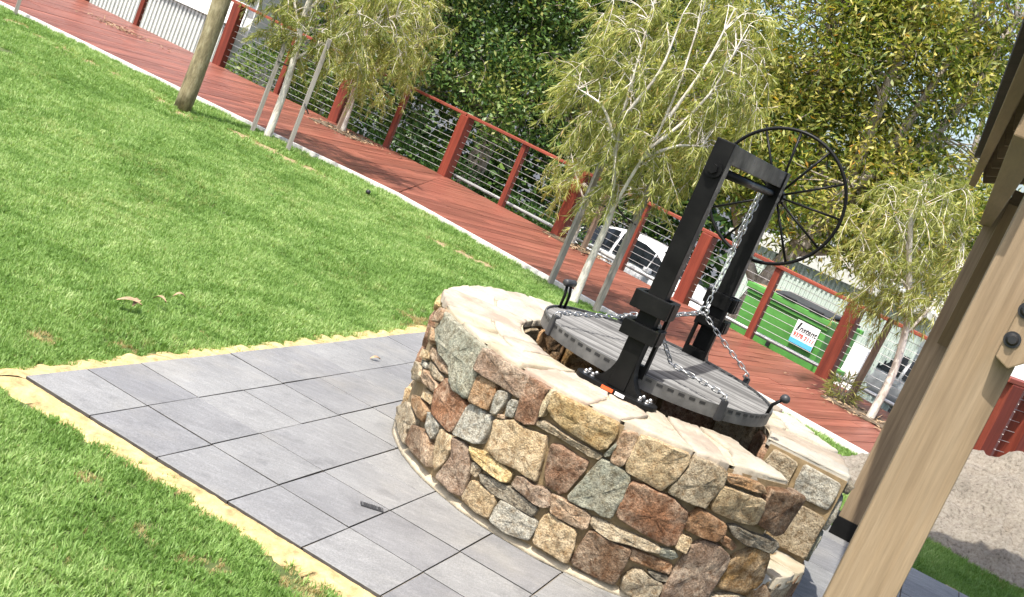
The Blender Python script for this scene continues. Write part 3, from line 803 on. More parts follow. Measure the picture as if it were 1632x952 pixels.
# ================================================================== FIRE PIT
PC = Vector((0.676, 5.031)); PZ = 0.609
SCOL = {k: (v[0] * 1.08, v[1] * 1.09, v[2] * 1.04) for k, v in {'greygreen': (0.27, 0.275, 0.225), 'pinktan': (0.36, 0.25, 0.17), 'greytan': (0.34, 0.28, 0.20), 'granite': (0.36, 0.35, 0.315), 'brown': (0.29, 0.17, 0.085),
        'tan': (0.42, 0.32, 0.20), 'rust': (0.235, 0.115, 0.062), 'darkbrown': (0.16, 0.09, 0.05), 'mauve': (0.25, 0.175, 0.13), 'yellow': (0.50, 0.37, 0.17),
        'darkgrey': (0.17, 0.15, 0.12), 'redbrown': (0.225, 0.125, 0.078), 'cream': (0.50, 0.42, 0.29), 'gold': (0.38, 0.27, 0.13), 'greybrown': (0.26, 0.21, 0.145),
        'orange': (0.30, 0.165, 0.085), 'goldbrown': (0.24, 0.14, 0.05)}.items()}
def wall_r(z): return 0.917 + 0.065 * z
def on_outer(t, z, d):
    r = wall_r(z) + d; a = math.radians(t)
    return Vector((r * math.cos(a), r * math.sin(a), z))
def on_inner(t, z, d):
    r = 0.59 - d; a = math.radians(t)
    return Vector((r * math.cos(a), r * math.sin(a), z))

def smooth_poly(p, it=1):
    for _ in range(it):
        q = []
        for k in range(len(p)):
            a, b = p[k], p[(k + 1) % len(p)]
            q += [(a[0] * .88 + b[0] * .12, a[1] * .88 + b[1] * .12), (a[0] * .12 + b[0] * .88, a[1] * .12 + b[1] * .88)]
        p = q
    return p

def stone(parent, poly, fmap, col, rng, proud=0.022, rough=0.006, sx=1.0, rings=((1.0, -0.03), (1.0, 0.72), (0.985, 0.95), (0.94, 1.0), (0.80, 1.02), (0.58, 1.03), (0.3, 1.03)), name='stone', mat='stone'):
    """poly in surface units; sx converts the first unit to metres. Rises from the mortar to a rough, domed face."""
    p = smooth_poly(poly)
    q_ = []
    for k in range(len(p)):
        a, b = p[k], p[(k + 1) % len(p)]
        q_.append(a)
        if k % 2: q_.append(((a[0] + b[0]) / 2, (a[1] + b[1]) / 2))
    p = q_
    n = len(p)
    cx = sum(q[0] for q in p) / n; cy = sum(q[1] for q in p) / n
    # outward wobble in outline
    wob = [1 + rng.uniform(-0.022, 0.022) for _ in p]
    tilt = (rng.uniform(-1, 1), rng.uniform(-1, 1))
    ex = max(abs(q[0] - cx) for q in p); ey = max(abs(q[1] - cy) for q in p)
    V, F = [], []
    so = Vector((rng.uniform(0, 50), rng.uniform(0, 50), rng.uniform(0, 50)))
    for s, h in rings:
        for k, q in enumerate(p):
            x = cx + (q[0] - cx) * s * wob[k]; y = cy + (q[1] - cy) * s * wob[k]
            d = proud * h if h > 0 else h
            if h > 0.5:
                q3 = fmap(x, y, 0.0) * 1.0 + so
                d += rough * (1.7 * mnoise.noise(q3 * 17) + 1.0 * mnoise.noise(q3 * 45) + 0.35 * rng.uniform(-1, 1)) + proud * 0.22 * (tilt[0] * (x - cx) / ex + tilt[1] * (y - cy) / ey)
            V.append(fmap(x, y, d))
    for r in range(len(rings) - 1):
        for k in range(n):
            F.append((r * n + k, r * n + (k + 1) % n, (r + 1) * n + (k + 1) % n, (r + 1) * n + k))
    V.append(fmap(cx, cy, proud * 1.07 + rough * 1.7 * mnoise.noise((fmap(cx, cy, 0.0) + so) * 17)))
    b = (len(rings) - 1) * n
    for k in range(n): F.append((b + k, b + (k + 1) % n, len(V) - 1))
    o = new_obj(name, V, F, M[mat], parent, smooth=True)
    j = 1 + rng.uniform(-0.08, 0.08)
    o.color = (min(1, col[0] * j), min(1, col[1] * j), min(1, col[2] * j), 1)
    return o

pit = thing('stone_fire_pit', 'round fieldstone fire pit wall with an open gap on the right', 'fire pit', (PC.x, PC.y, 0))
rs = random.Random(21)
TH0, TH1 = -17.0, 305.5           # the wall runs anticlockwise from TH0 to TH1, the rest is the gap
# mortar core (a C-shaped ring)
segs = 96
V, F = [], []
for k in range(segs + 1):
    t = math.radians(TH0 + (TH1 - TH0) * k / segs)
    c, s = math.cos(t), math.sin(t)
    for (r, z) in ((wall_r(0), 0.0), (wall_r(.3), 0.3), (wall_r(PZ) - .01, PZ - 0.012), (0.60, PZ - 0.012), (0.60, 0.0)):
        V.append((r * c, r * s, z))
for k in range(segs):
    for j in range(5):
        a, b = k * 5 + j, k * 5 + (j + 1) % 5
        F.append((a, a + 5, b + 5, b))
F.append((0, 1, 2, 3, 4)); F.append(tuple(segs * 5 + j for j in (4, 3, 2, 1, 0)))
new_obj('mortar_core', V, F, M['mortar'], pit)
# pale mortar fillet where the wall meets the paving
V, F = [], []
for k in range(segs + 1):
    t = math.radians(TH0 + (TH1 - TH0) * k / segs)
    c, s = math.cos(t), math.sin(t)
    w = 0.030 + rs.uniform(-.004, .004)
    for (r, z) in ((wall_r(0) + w, 0.001), (wall_r(0) + w * .55, 0.014), (wall_r(0) - .01, 0.034), (wall_r(0) - .02, 0.001)):
        V.append((r * c, r * s, z))
for k in range(segs):
    for j in range(4):
        a, b = k * 4 + j, k * 4 + (j + 1) % 4
        F.append((a, a + 4, b + 4, b))
new_obj('mortar_fillet', V, F, M['pale_mortar'], pit, smooth=True)
# the stones of the face seen from the lawn
for col, poly in STONES:
    poly = [(t, min(z, PZ - 0.006)) for t, z in poly]
    poly = [(t, max(z, 0.012)) for t, z in poly]
    gx = sum(q[0] for q in poly) / len(poly); gz = sum(q[1] for q in poly) / len(poly)
    poly = [(gx + (t - gx) * 1.055, min(PZ - .004, gz + (z - gz) * 1.055)) for t, z in poly]
    stone(pit, poly, on_outer, SCOL[col], rs, proud=0.032 if max(q[1] for q in poly) - min(q[1] for q in poly) > .05 else 0.022)

def course_fill(parent, t0, t1, z0, z1, fmap, r_m, rng, hmin=0.11, hmax=0.19, wmin=0.12, wmax=0.28, joint=0.014, cols=None):
    """random coursed rubble over a rectangle (first coordinate in units of r_m metres)"""
    cols = cols or list(SCOL.values())
    z = z0
    while z < z1 - 0.03:
        h = min(rng.uniform(hmin, hmax), z1 - z)
        if z1 - z - h < 0.06: h = z1 - z
        t = t0
        while t < t1 - 1e-4:
            w = rng.uniform(wmin, wmax) / r_m
            if t1 - t - w < wmin * 0.7 / r_m: w = t1 - t
            a, b = t + joint / 2 / r_m, t + w - joint / 2 / r_m
            c, d = z + joint / 2, z + h - joint / 2
            jx = min(0.02, (b - a) * r_m * .14) / r_m; jz = min(0.018, (d - c) * .14)
            q = [(a + rng.uniform(0, jx), c + rng.uniform(0, jz)), ((a + b) / 2, c + rng.uniform(0, jz) * .4), (b - rng.uniform(0, jx), c + rng.uniform(0, jz)), (b - rng.uniform(0, jx) * .4, (c + d) / 2),
                 (b - rng.uniform(0, jx), d - rng.uniform(0, jz)), ((a + b) / 2, d - rng.uniform(0, jz) * .4), (a + rng.uniform(0, jx), d - rng.uniform(0, jz)), (a + rng.uniform(0, jx) * .4, (c + d) / 2)]
            stone(parent, q, fmap, rng.choice(cols), rng, proud=0.02)
            t += w
        z += h
per_deg = math.pi / 180
course_fill(pit, TH0 + .5, 185.5, 0.02, PZ - 0.01, on_outer, 0.945 * per_deg, rs, wmin=0.2, wmax=0.36)
warm = [SCOL[k] for k in ('brown', 'tan', 'gold', 'mauve', 'greytan', 'goldbrown', 'redbrown', 'greybrown')]
course_fill(pit, TH0 + .5, TH1 - .5, 0.02, PZ - 0.02, on_inner, 0.59 * per_deg, rs, 0.14, 0.22, wmin=0.2, wmax=0.34, cols=[tuple(min(1, q * 1.35) for q in c) for c in warm])  # inner stones coloured lighter to offset the grill plate's shade
# end faces of the wall at the gap
def end_face(theta, sgn):
    a = math.radians(theta); d = Vector((math.cos(a), math.sin(a))); nn = Vector((-math.sin(a), math.cos(a))) * sgn
    return lambda r, z, h: Vector((d.x * r + nn.x * h, d.y * r + nn.y * h, z))
greys = [SCOL[k] for k in ('granite', 'granite', 'granite', 'greytan', 'greybrown')]
course_fill(pit, 0.60, 0.945, 0.02, PZ - 0.015, end_face(TH0, -1), 1.0, rs, 0.15, 0.24, 0.12, 0.2, cols=greys)
course_fill(pit, 0.60, 0.945, 0.02, PZ - 0.015, end_face(TH1, 1), 1.0, rs, 0.15, 0.25, 0.13, 0.2, cols=warm)
# capping slabs: crazy paving on top of the wall
CAPC = [(0.34, 0.30, 0.235), (0.30, 0.255, 0.19), (0.35, 0.33, 0.28), (0.26, 0.215, 0.165), (0.29, 0.215, 0.16), (0.28, 0.265, 0.225), (0.33, 0.28, 0.19)]
nth = 24
rr_ = [0.578, 0.765, 0.958]
grid = [[(TH0 + (TH1 - TH0) * (k + (rs.uniform(-.3, .3) if 0 < k < nth else 0)) / nth, rr_[j] + rs.uniform(-.05, .05) * (1 if j == 1 else .22)) for j in range(3)] for k in range(nth + 1)]
def cap_map(t, r, d):
    a = math.radians(t); return Vector((r * math.cos(a), r * math.sin(a), PZ - 0.004 + d))
for k in range(nth):
    merged = rs.random() < 0.35
    cells = [[grid[k][0], grid[k + 1][0], grid[k + 1][2], grid[k][2]]] if merged else [[grid[k][j], grid[k + 1][j], grid[k + 1][j + 1], grid[k][j + 1]] for j in range(2)]
    for cell in cells:
        cx = sum(q[0] for q in cell) / 4; cy = sum(q[1] for q in cell) / 4
        w = (max(q[0] for q in cell) - min(q[0] for q in cell)) * 0.76 * per_deg; hgt = max(q[1] for q in cell) - min(q[1] for q in cell)
        fx, fy = 1 - 0.014 / w, 1 - 0.014 / hgt
        q = []
        for a in range(4):
            p0, p1 = cell[a], cell[(a + 1) % 4]
            for tt in (0.0, 0.34, 0.67):
                e = 0 if tt == 0 else 1
                q.append((cx + (p0[0] + (p1[0] - p0[0]) * tt - cx) * fx + e * rs.uniform(-.012, .012) / (0.76 * per_deg) * .5,
                          cy + (p0[1] + (p1[1] - p0[1]) * tt - cy) * fy + e * rs.uniform(-.006, .006)))
        stone(pit, q, cap_map, rs.choice(CAPC), rs, proud=0.017, rough=0.0042, rings=((1.0, -0.02), (1.0, 0.4), (0.985, 0.85), (0.9, 1.0), (0.5, 1.0)), name='capping_stone', mat='cap')
# pale joint mortar just under the slab tops
V, F = [], []
for k in range(segs + 1):
    t = math.radians(TH0 + .3 + (TH1 - TH0 - .6) * k / segs); c, s = math.cos(t), math.sin(t)
    for r in (0.585, 0.945): V.append((r * c, r * s, PZ + 0.002))
for k in range(segs): F.append((2 * k, 2 * k + 1, 2 * k + 3, 2 * k + 2))
new_obj('joint_mortar', V, F, M['pale_mortar'], pit)
# low stone sill across the gap
sill_cols = [SCOL[k] for k in ('greytan', 'goldbrown', 'darkbrown', 'greytan')]
course_fill(pit, 305.8 - 360, TH0 - .5, 0.01, 0.20, on_outer, 0.92 * per_deg, rs, 0.19, 0.2, 0.17, 0.24, cols=sill_cols)
V, F = [], []
for k in range(13):
    t = math.radians(TH1 - 360 + .2 + (TH0 - TH1 + 360 - .4) * k / 12); c, s = math.cos(t), math.sin(t)
    for (r, z) in ((0.915, 0.0), (0.915, 0.19), (0.66, 0.19), (0.66, 0.0)): V.append((r * c, r * s, z))
for k in range(12):
    for j in range(4): F.append((k * 4 + j, k * 4 + 4 + j, k * 4 + 4 + (j + 1) % 4, k * 4 + (j + 1) % 4))
new_obj('sill_core', V, F, M['mortar'], pit)
def sill_map(t, r, d):
    a = math.radians(t); return Vector((r * math.cos(a), r * math.sin(a), 0.185 + d))
for t0, t1 in ((-54, -43), (-42.4, -30), (-29.4, -18)):
    for r0, r1 in ((0.67, 0.80), (0.81, 0.955)):
        q = [(t0, r0), ((t0 + t1) / 2, r0 + .01), (t1, r0 + .005), (t1, r1 - .01), ((t0 + t1) / 2, r1), (t0, r1 - .005)]
        stone(pit, q, sill_map, rs.choice(CAPC), rs, proud=0.02, rough=0.003, name='capping_stone', mat='cap')
# ash-dark ground inside
mb = MB(); mb.disc((0, 0, 0.006), (0, 0, 1), 0.62, 0.012, 40); mb.build('ash_bed', M['soil'], pit)

# ================================================================== GRILL FRAME
FP = Vector((0.515, 4.455)); RP = Vector((0.935, 5.60))          # front and rear post
D2 = (RP - FP).normalized(); N2 = Vector((D2.y, -D2.x))          # along the axle; sideways (to the right)
def fr(s, n, z):                                                 # frame coordinates: s along the axle from the front post
    p = FP + D2 * s + N2 * n
    return Vector((p.x, p.y, z))
SPAN = (RP - FP).length
FM = Matrix((Vector((N2.x, N2.y, 0)), Vector((D2.x, D2.y, 0)), Vector((0, 0, 1)))).transposed()
frame = thing('grill_hoist_frame', 'black steel hoist frame with two posts and a large spoked wheel over the fire pit', 'grill hoist')
Zb = PZ + 0.014
ZT = 1.675
for s, sg in ((0.0, -1), (SPAN, 1)):
    MB().box(fr(s, 0, (Zb + .02 + ZT) / 2), (0.075, 0.075, ZT - Zb - .02), FM).build('post', M['black'], frame, bevel=0.004)
    # oval base plate
    pl = []
    for k in range(28):
        a = 2 * math.pi * k / 28
        pl.append((0.115 * (1 if math.cos(a) > 0 else -1) * (abs(math.cos(a)) > .02) + 0.06 * math.cos(a), 0.062 * math.sin(a)))
    base = MB().prism(pl, Zb, Zb + .02, lambda p, z, s=s, sg=sg: fr(s + sg * 0.005 + p[1], p[0], z)).build('base_plate', M['black'], frame, bevel=0.003)
    for n in (-0.135, -0.105, 0.105, 0.135):
        for q in (-0.024, 0.024):
            MB().lathe(fr(s + sg * .005 + q, n, Zb + .02), [(0.011, 0), (0.011, .003), (0.008, .004), (0.008, .012), (0.004, .016)], 8).build('bolt', M['bolt'], base, smooth=False)
    # curved flare gussets either side of the post foot
    for q in (-1, 1):
        prof = [(0.0365, 0.0)] + [(0.0365 + 0.085 * (1 - math.cos(a)), 0.125 * (1 - math.sin(a))) for a in [k * math.pi / 2 / 8 for k in range(9)]]
        poly = [(0.0365, 0.0)] + [(x, z) for x, z in prof[1:]][::-1] if False else [(0.0365, 0.0), (0.125, 0.0)] + [(0.0365 + 0.0885 * (1 - math.sin(a)), 0.004 + 0.13 * (1 - math.cos(a))) for a in [k * math.pi / 2 / 8 for k in range(9)]]
        MB().prism([(x * q, z) for x, z in poly][:: q], s - 0.03, s + 0.03, lambda p, ss: fr(ss, p[0], Zb + .02 + p[1])).build('gusset', M['black'], frame)
# sticker on the front foot
MB().box(fr(-0.0695, -0.02, Zb + .011), (0.05, 0.003, 0.014), FM).build('sticker', M['orange'], frame)
MB().box(fr(-0.0695, 0.035, Zb + .011), (0.04, 0.003, 0.013), FM).build('sticker', M['signwhite'], frame)
# carriage collars sliding on the posts
for s in (0.0, SPAN):
    sg = 1 if s == 0 else -1
    col_ = MB()
    for z0, z1, w in ((0.965, 1.035, 0.135), (0.855, 0.915, 0.125)):
        zc, h = (z0 + z1) / 2, z1 - z0
        col_.box(fr(s - .0535, 0, zc), (w + .02, .03, h), FM); col_.box(fr(s + .0535, 0, zc), (w + .02, .03, h), FM)
        col_.box(fr(s, -w / 2 - .002, zc), (.024, .0769, h), FM); col_.box(fr(s, w / 2 + .002, zc), (.024, .0769, h), FM)
    col_.build('carriage_collar', M['black'], frame, bevel=0.002)
    ar = MB()
    for n in (-0.052, 0.052):
        ar.box(fr(s + sg * .086, n, 0.865), (0.014, 0.034, 0.33), FM)
    ar.box(fr(s + sg * .0862, 0, 0.72), (0.09, 0.0335, 0.06), FM)
    ar.box(fr(s + sg * .0862, 0, 0.885), (0.09, 0.0335, 0.03), FM)
    ar.build('carriage_arm', M['black'], frame)
MB().bar(fr(0.0385, 0, ZT - .04), fr(SPAN - .0385, 0, ZT - .04), 0.062, 0.075).build('top_crossbar', M['black'], frame, bevel=0.003)
MB().tube([fr(-.055, 0, 1.56), fr(SPAN + .16, 0, 1.56)], 0.019, 14).build('axle', M['black'], frame, smooth=True)
MB().lathe((0, 0, 0), [(0.030, 0), (0.030, .012), (0.024, .018), (0.014, .02), (0.012, .03), (0.0, .032)], 16)
bo = MB().tube([fr(-.038, 0, 1.56), fr(-.05, 0, 1.56)], 0.034, 20).tube([fr(-.05, 0, 1.56), fr(-.066, 0, 1.56)], 0.020, 6).build('axle_cap', M['black'], frame)
wh = MB()
WZ = 1.555; WS = SPAN + 0.115; WR = 0.327
wheel = MB().ring(fr(WS, 0, WZ), (D2.x, D2.y, 0), WR, 0.0085, 72, 8).build('wheel', M['black'], frame, smooth=True)
for k in range(12):
    a = math.radians(3 + 30 * k)
    off = lambda r: fr(WS, 0, WZ) + Vector((N2.x * math.cos(a), N2.y * math.cos(a), math.sin(a))) * r
    MB().tube([off(0.02), off(WR)], 0.0062, 6).build('spoke', M['black'], wheel, smooth=True)
MB().disc(fr(WS, 0, WZ), (D2.x, D2.y, 0), 0.042, 0.06, 20).build('hub', M['black'], wheel)
MB().disc(fr(WS - .045, 0, WZ), (D2.x, D2.y, 0), 0.016, 0.03, 12).build('hub_cap', M['bolt'], wheel)

# ================================================================== GRILL PLATE
GZ = 0.72; GR = 0.537; GC = Vector((0.69, 5.035))
grill = thing('round_grill_plate', 'round steel grill plate hanging in the fire pit', 'grill', (GC.x, GC.y, 0))
V, F = [], []
n = 96
for k in range(n):
    a = 2 * math.pi * k / n; c, s = math.cos(a), math.sin(a)
    for r, z in ((GR, GZ - .058), (GR, GZ), (GR - .006, GZ), (GR - .006, GZ - .058)): V.append((r * c, r * s, z))
for k in range(n):
    for j in range(4):
        a, b = k * 4 + j, k * 4 + (j + 1) % 4; a2, b2 = ((k + 1) % n) * 4 + j, ((k + 1) % n) * 4 + (j + 1) % 4
        F.append((a, a2, b2, b))
rim = new_obj('rim', V, F, M['rimsteel'], grill, smooth=False)
# V-shaped grill bars
bd = B2.copy(); bn = A2.copy()
pitch = 0.0205
k = -25
while k <= 25:
    y = k * pitch
    if abs(y) < GR - .012:
        L = math.sqrt((GR - .008) ** 2 - y * y)
        v = []
        for s in (-L, L):
            for (q, z) in ((-.0085, GZ - .012), (-.0065, GZ - .010), (0, GZ - .022), (.0065, GZ - .010), (.0085, GZ - .012), (0, GZ - .026)):
                p = bd * s + bn * (y + q); v.append(Vector((p.x, p.y, z)))
        f = [tuple(range(6)), tuple(reversed(range(6, 12)))] + [(i, i + 6, (i + 1) % 6 + 6, (i + 1) % 6) for i in range(6)]
        new_obj('bar', v, f, M['steel'], grill)
    k += 1
MB().disc((0, 0, GZ - .052), (0, 0, 1), GR - .007, .006, 64).build('light_block_disc', M['dark_steel'], grill)  # added disc that keeps striped bar shadows off the inner wall
# cross bearers under the bars and dark slots along the rim
for s in (-0.28, 0, 0.28):
    L = math.sqrt((GR - .01) ** 2 - s * s)
    p, q = bd * s - bn * L, bd * s + bn * L
    MB().bar((p.x, p.y, GZ - .045), (q.x, q.y, GZ - .045), 0.012, 0.03).build('bearer', M['dark_steel'], grill)
for k in range(72):
    if k % 9 == 4: continue
    a = 2 * math.pi * (k + .5) / 72
    p = Vector((math.cos(a), math.sin(a)))
    Mx = Matrix((Vector((p.x, p.y, 0)), Vector((-p.y, p.x, 0)), Vector((0, 0, 1)))).transposed()
    MB().box((p.x * (GR + .0002 - .003), p.y * (GR + .0002 - .003), GZ - .0125), (0.0085, 0.026, 0.011), Mx).build('slot', M['blackplastic'], rim)
def rim_pt(deg, z, r=GR):
    a = math.radians(deg); return Vector((r * math.cos(a), r * math.sin(a), z))
for deg in (152, -24):
    hd = MB()
    a = math.radians(deg); tdir = Vector((-math.sin(a), math.cos(a), 0)); od = Vector((math.cos(a), math.sin(a), 0))
    if deg == 152:
        for s in (-.026, .026):
            hd.tube([rim_pt(deg, GZ - .04, GR - .012) + tdir * s, rim_pt(deg, GZ + .05, GR - .012) + tdir * s * .9, rim_pt(deg, GZ + .105, GR) + tdir * s * .7], 0.007, 8)
        h = hd.build('handle', M['black'], grill, smooth=True)
        MB().tube([rim_pt(deg, GZ + .11, GR) - tdir * .045, rim_pt(deg, GZ + .11, GR) - tdir * .04, rim_pt(deg, GZ + .11, GR) + tdir * .04, rim_pt(deg, GZ + .11, GR) + tdir * .045], [.010, .017, .017, .010], 12).build('grip', M['dark_steel'], h, smooth=True)
    else:
        hd.tube([rim_pt(deg, GZ - .04, GR - .012), rim_pt(deg, GZ + .04, GR - .005), rim_pt(deg, GZ + .085, GR + .03)], 0.008, 8)
        h = hd.build('handle', M['black'], grill, smooth=True)
        c = rim_pt(deg, GZ + .09, GR + .033)
        MB().lathe(c - Vector((0, 0, .01)), [(0.004, -.012), (0.016, -.008), (0.022, 0.004), (0.018, .018), (0.008, .025)], 14).build('grip', M['dark_steel'], h, smooth=True)
BRK = (-156, -63, 33, 108)
for deg in BRK:
    a = math.radians(deg)
    Mx = Matrix((Vector((math.cos(a), math.sin(a), 0)), Vector((-math.sin(a), math.cos(a), 0)), Vector((0, 0, 1)))).transposed()
    br = MB(); br.box(rim_pt(deg, GZ - .02, GR + .006), (0.01, 0.034, 0.085), Mx); br.box(rim_pt(deg, GZ + .024, GR - .003), (0.026, 0.03, 0.006), Mx)
    b_ = br.build('chain_bracket', M['dark_steel'], grill, bevel=0.002)
    MB().ring(rim_pt(deg, GZ + .03, GR - .006), (-math.sin(a), math.cos(a), 0), 0.014, 0.0035, 16, 6).build('eye_ring', M['chain'], b_, smooth=True)

# ================================================================== CHAINS
def link_mesh():
    mb = MB(); base = 0
    R, r, L = 0.0085, 0.0030, 0.0125
    path = []
    for k in range(5): a = -math.pi / 2 + math.pi * k / 4; path.append((L + R * math.cos(a), R * math.sin(a)))
    for k in range(5): a = math.pi / 2 + math.pi * k / 4; path.append((-L + R * math.cos(a), R * math.sin(a)))
    n = len(path); V, F = [], []
    for i in range(n):
        p = Vector(path[i]); t = (Vector(path[(i + 1) % n]) - Vector(path[i - 1])).normalized(); o = Vector((t.y, -t.x))
        for j in range(5):
            q = 2 * math.pi * j / 5
            V.append((p.x + o.x * r * math.cos(q), p.y + o.y * r * math.cos(q), r * math.sin(q)))
    for i in range(n):
        for j in range(5): F.append((i * 5 + j, ((i + 1) % n) * 5 + j, ((i + 1) % n) * 5 + (j + 1) % 5, i * 5 + (j + 1) % 5))
    me = bpy.data.meshes.new('chain_link'); me.from_pydata(V, [], F)
    me.polygons.foreach_set('use_smooth', [True] * len(me.polygons)); me.materials.append(M['chain'])
    return me
LINK = link_mesh()
def chain(label, pts, sag=0.0):
    pts = [Vector(p) for p in pts]
    if len(pts) == 2:
        a, b = pts
        pts = [a.lerp(b, t / 12) - Vector((0, 0, sag * 4 * (t / 12) * (1 - t / 12))) for t in range(13)]
    root = thing('chain', label, 'chain', pts[-1])
    cum = [0]
    for i in range(len(pts) - 1): cum.append(cum[-1] + (pts[i + 1] - pts[i]).length)
    p = 0.0295; nl = max(2, int(cum[-1] / p))
    def at(s):
        for i in range(len(cum) - 1):
            if s <= cum[i + 1] + 1e-9: return pts[i].lerp(pts[i + 1], (s - cum[i]) / (cum[i + 1] - cum[i]))
        return pts[-1]
    for k in range(nl):
        c = at((k + .5) * cum[-1] / nl); d = (at(min(cum[-1], (k + 1) * cum[-1] / nl)) - at(k * cum[-1] / nl)).normalized()
        y = d.cross(Vector((0, 0, 1)))
        if y.length < 1e-3: y = Vector((1, 0, 0))
        y.normalize(); z = d.cross(y)
        if k % 2: y, z = z, -y
        o = link('link', LINK, root)
        mm = Matrix((d, y, z)).transposed().to_4x4(); mm.translation = c - root.location
        o.matrix_local = mm
    return root
RA = Vector((0.845, 5.40, 0.935))
gp = lambda deg: Vector((GC.x, GC.y, 0)) + rim_pt(deg, GZ + .044, GR - .006)
chain('taut chain from the wheel axle down to the joining ring above the grill', [fr(SPAN - .12, -.022, 1.545), RA + Vector((0, 0, .02))])
chain('short loose chain end doubled beside the taut hoist chain', [fr(SPAN - .16, -.024, 1.545), fr(SPAN - .17, -.03, 1.35), fr(SPAN - .175, -.028, 1.22)])
chain('long chain reaching left from the joining ring to the grill rim', [RA, gp(-156)], 0.02)
chain('chain from the joining ring to the far right rim of the grill', [RA, gp(33)], 0.005)
chain('chain from the front carriage across the grill to its near right rim', [fr(.11, .01, 0.93), fr(.30, .09, GZ + .05), gp(-63)])
chain('chain from the joining ring to the back rim of the grill', [RA, gp(108)], 0.01)
o = MB().ring(RA + Vector((0, 0, .008)), (.3, .9, 0), 0.02, 0.0045, 18, 6).build('joining_ring', M['chain'], smooth=True)
tag(o, 'steel ring joining the grill chains beside the rear post', 'ring')

# ================================================================== DECK FENCE
def rail_h(x): return float(np.interp(x, [-9.4, -5.64, -1.54, 3.35, 5.3], [1.12, 1.03, 0.915, 0.862, 0.845]))
posts = [(-8.6, 19.63, 1), (-7.39, 19.04, 0), (-5.64, 18.19, 1), (-4.49, 17.62, 0), (-3.42, 17.09, 1), (-2.51, 16.65, 0), (-1.54, 16.17, 1), (-0.62, 15.44, 0), (0.22, 14.76, 1),
         (1.06, 14.09, 0), (1.81, 13.49, 1), (2.58, 12.88, 0), (3.35, 12.26, 1), (4.04, 11.71, 0), (4.75, 11.14, 1)]
fence = thing('deck_fence', 'long red timber fence with horizontal steel wires along the far edge of the deck', 'fence', (0, 0, 0))
for x, y, bigp in posts:
    ee = eL if x < -1.55 else eR
    Mx = Matrix((Vector((ee.x, ee.y, 0)), Vector((-ee.y, ee.x, 0)), Vector((0, 0, 1)))).transposed()
    w = 0.155 if bigp else 0.078
    h = rail_h(x) - 0.036
    o = MB().box((0, 0, (h - .1) / 2), (w, w, h + .1), Mx).build('post', M['fence'], fence, bevel=0.012 if bigp else 0.006)
    o.location = (x, y, 0)
for a, b in (((-9.4, 20.03), (-1.54, 16.17)), ((-1.54, 16.17), (5.3, 10.70))):
    a3, b3 = Vector((*a, rail_h(a[0]) - .018)), Vector((*b, rail_h(b[0]) - .018))
    if a[0] > -2: a3 += (b3 - a3).normalized() * .03
    mid = (a3 + b3) / 2; L = (b3 - a3).length
    o = MB().box((0, 0, 0), (L, 0.125, 0.036)).build('rail', M['rail'], fence, bevel=0.006)
    d = (b3 - a3).normalized(); y_ = Vector((0, 0, 1)).cross(d).normalized(); z_ = d.cross(y_)
    mm = Matrix((d, y_, z_)).transposed().to_4x4(); mm.translation = mid; o.matrix_local = mm
for k in range(9):
    for a, b in (((-9.4, 20.03), (-1.54, 16.17)), ((-1.54, 16.17), (5.3, 10.70))):
        za, zb = (0.085 + (rail_h(q[0]) - .16) * k / 8.6 for q in (a, b))
        MB().tube([(*a, za), (*b, zb)], 0.0030, 5).build('wire', M['wire'], fence)
# low steel rail just outside the fence
n_ = nR
p0 = Vector((-1.5, 16.2)) + n_ * .14; p1 = Vector((5.6, 10.5)) + n_ * .45
o = MB().tube([(p0.x, p0.y, .05), (p1.x, p1.y, .03)], 0.022, 8).build('guard_rail', M['galv'], smooth=True)
tag(o, 'low white steel rail running just behind the wire fence in front of the green bin', 'guard rail')

# return fence at the right end of the deck, posts close together
rf = thing('return_fence', 'dark red fence of wide close-set posts behind the sand pile', 'fence')
RA0, RA1 = Vector((3.93, 9.35)), Vector((5.35, 10.30))
ed = (RA1 - RA0).normalized()
Mx = Matrix((Vector((ed.x, ed.y, 0)), Vector((-ed.y, ed.x, 0)), Vector((0, 0, 1)))).transposed()
for k in range(5):
    p = RA0.lerp(RA1, k / 4.0)
    o = MB().box((0, 0, .44), (0.16, 0.16, 0.98), Mx).build('post', M['fence'], rf, bevel=0.01); o.location = (p.x, p.y, 0)
mid = (RA0 + RA1) / 2
o = MB().box((0, 0, 0), ((RA1 - RA0).length + .3, 0.15, 0.04)).build('rail', M['rail'], rf, bevel=0.006); o.location = (mid.x, mid.y, .952); o.rotation_euler = (0, 0, math.atan2(ed.y, ed.x))
for k in range(9):
    MB().tube([(RA0.x, RA0.y, .09 + k * .092), (RA1.x, RA1.y, .09 + k * .092)], 0.0032, 5).build('wire', M['wire'], rf)

# ================================================================== POLE, STAKES
def pole():
    root = thing('timber_pole', 'thick round weathered timber pole standing at the lawn edge', 'pole', (-3.87, 11.85, -.03))
    V = []; mb = MB(); r = random.Random(3)
    pts = [(0.012 * math.sin(z * 2.3), 0.01 * math.cos(z * 1.7), z) for z in [k * .2 for k in range(16)]]
    o = mb.tube(pts, [0.088 + .003 * math.sin(k * 1.3) for k in range(16)], 18).build('shaft', M['log'], root, smooth=True)
    return root
pole()

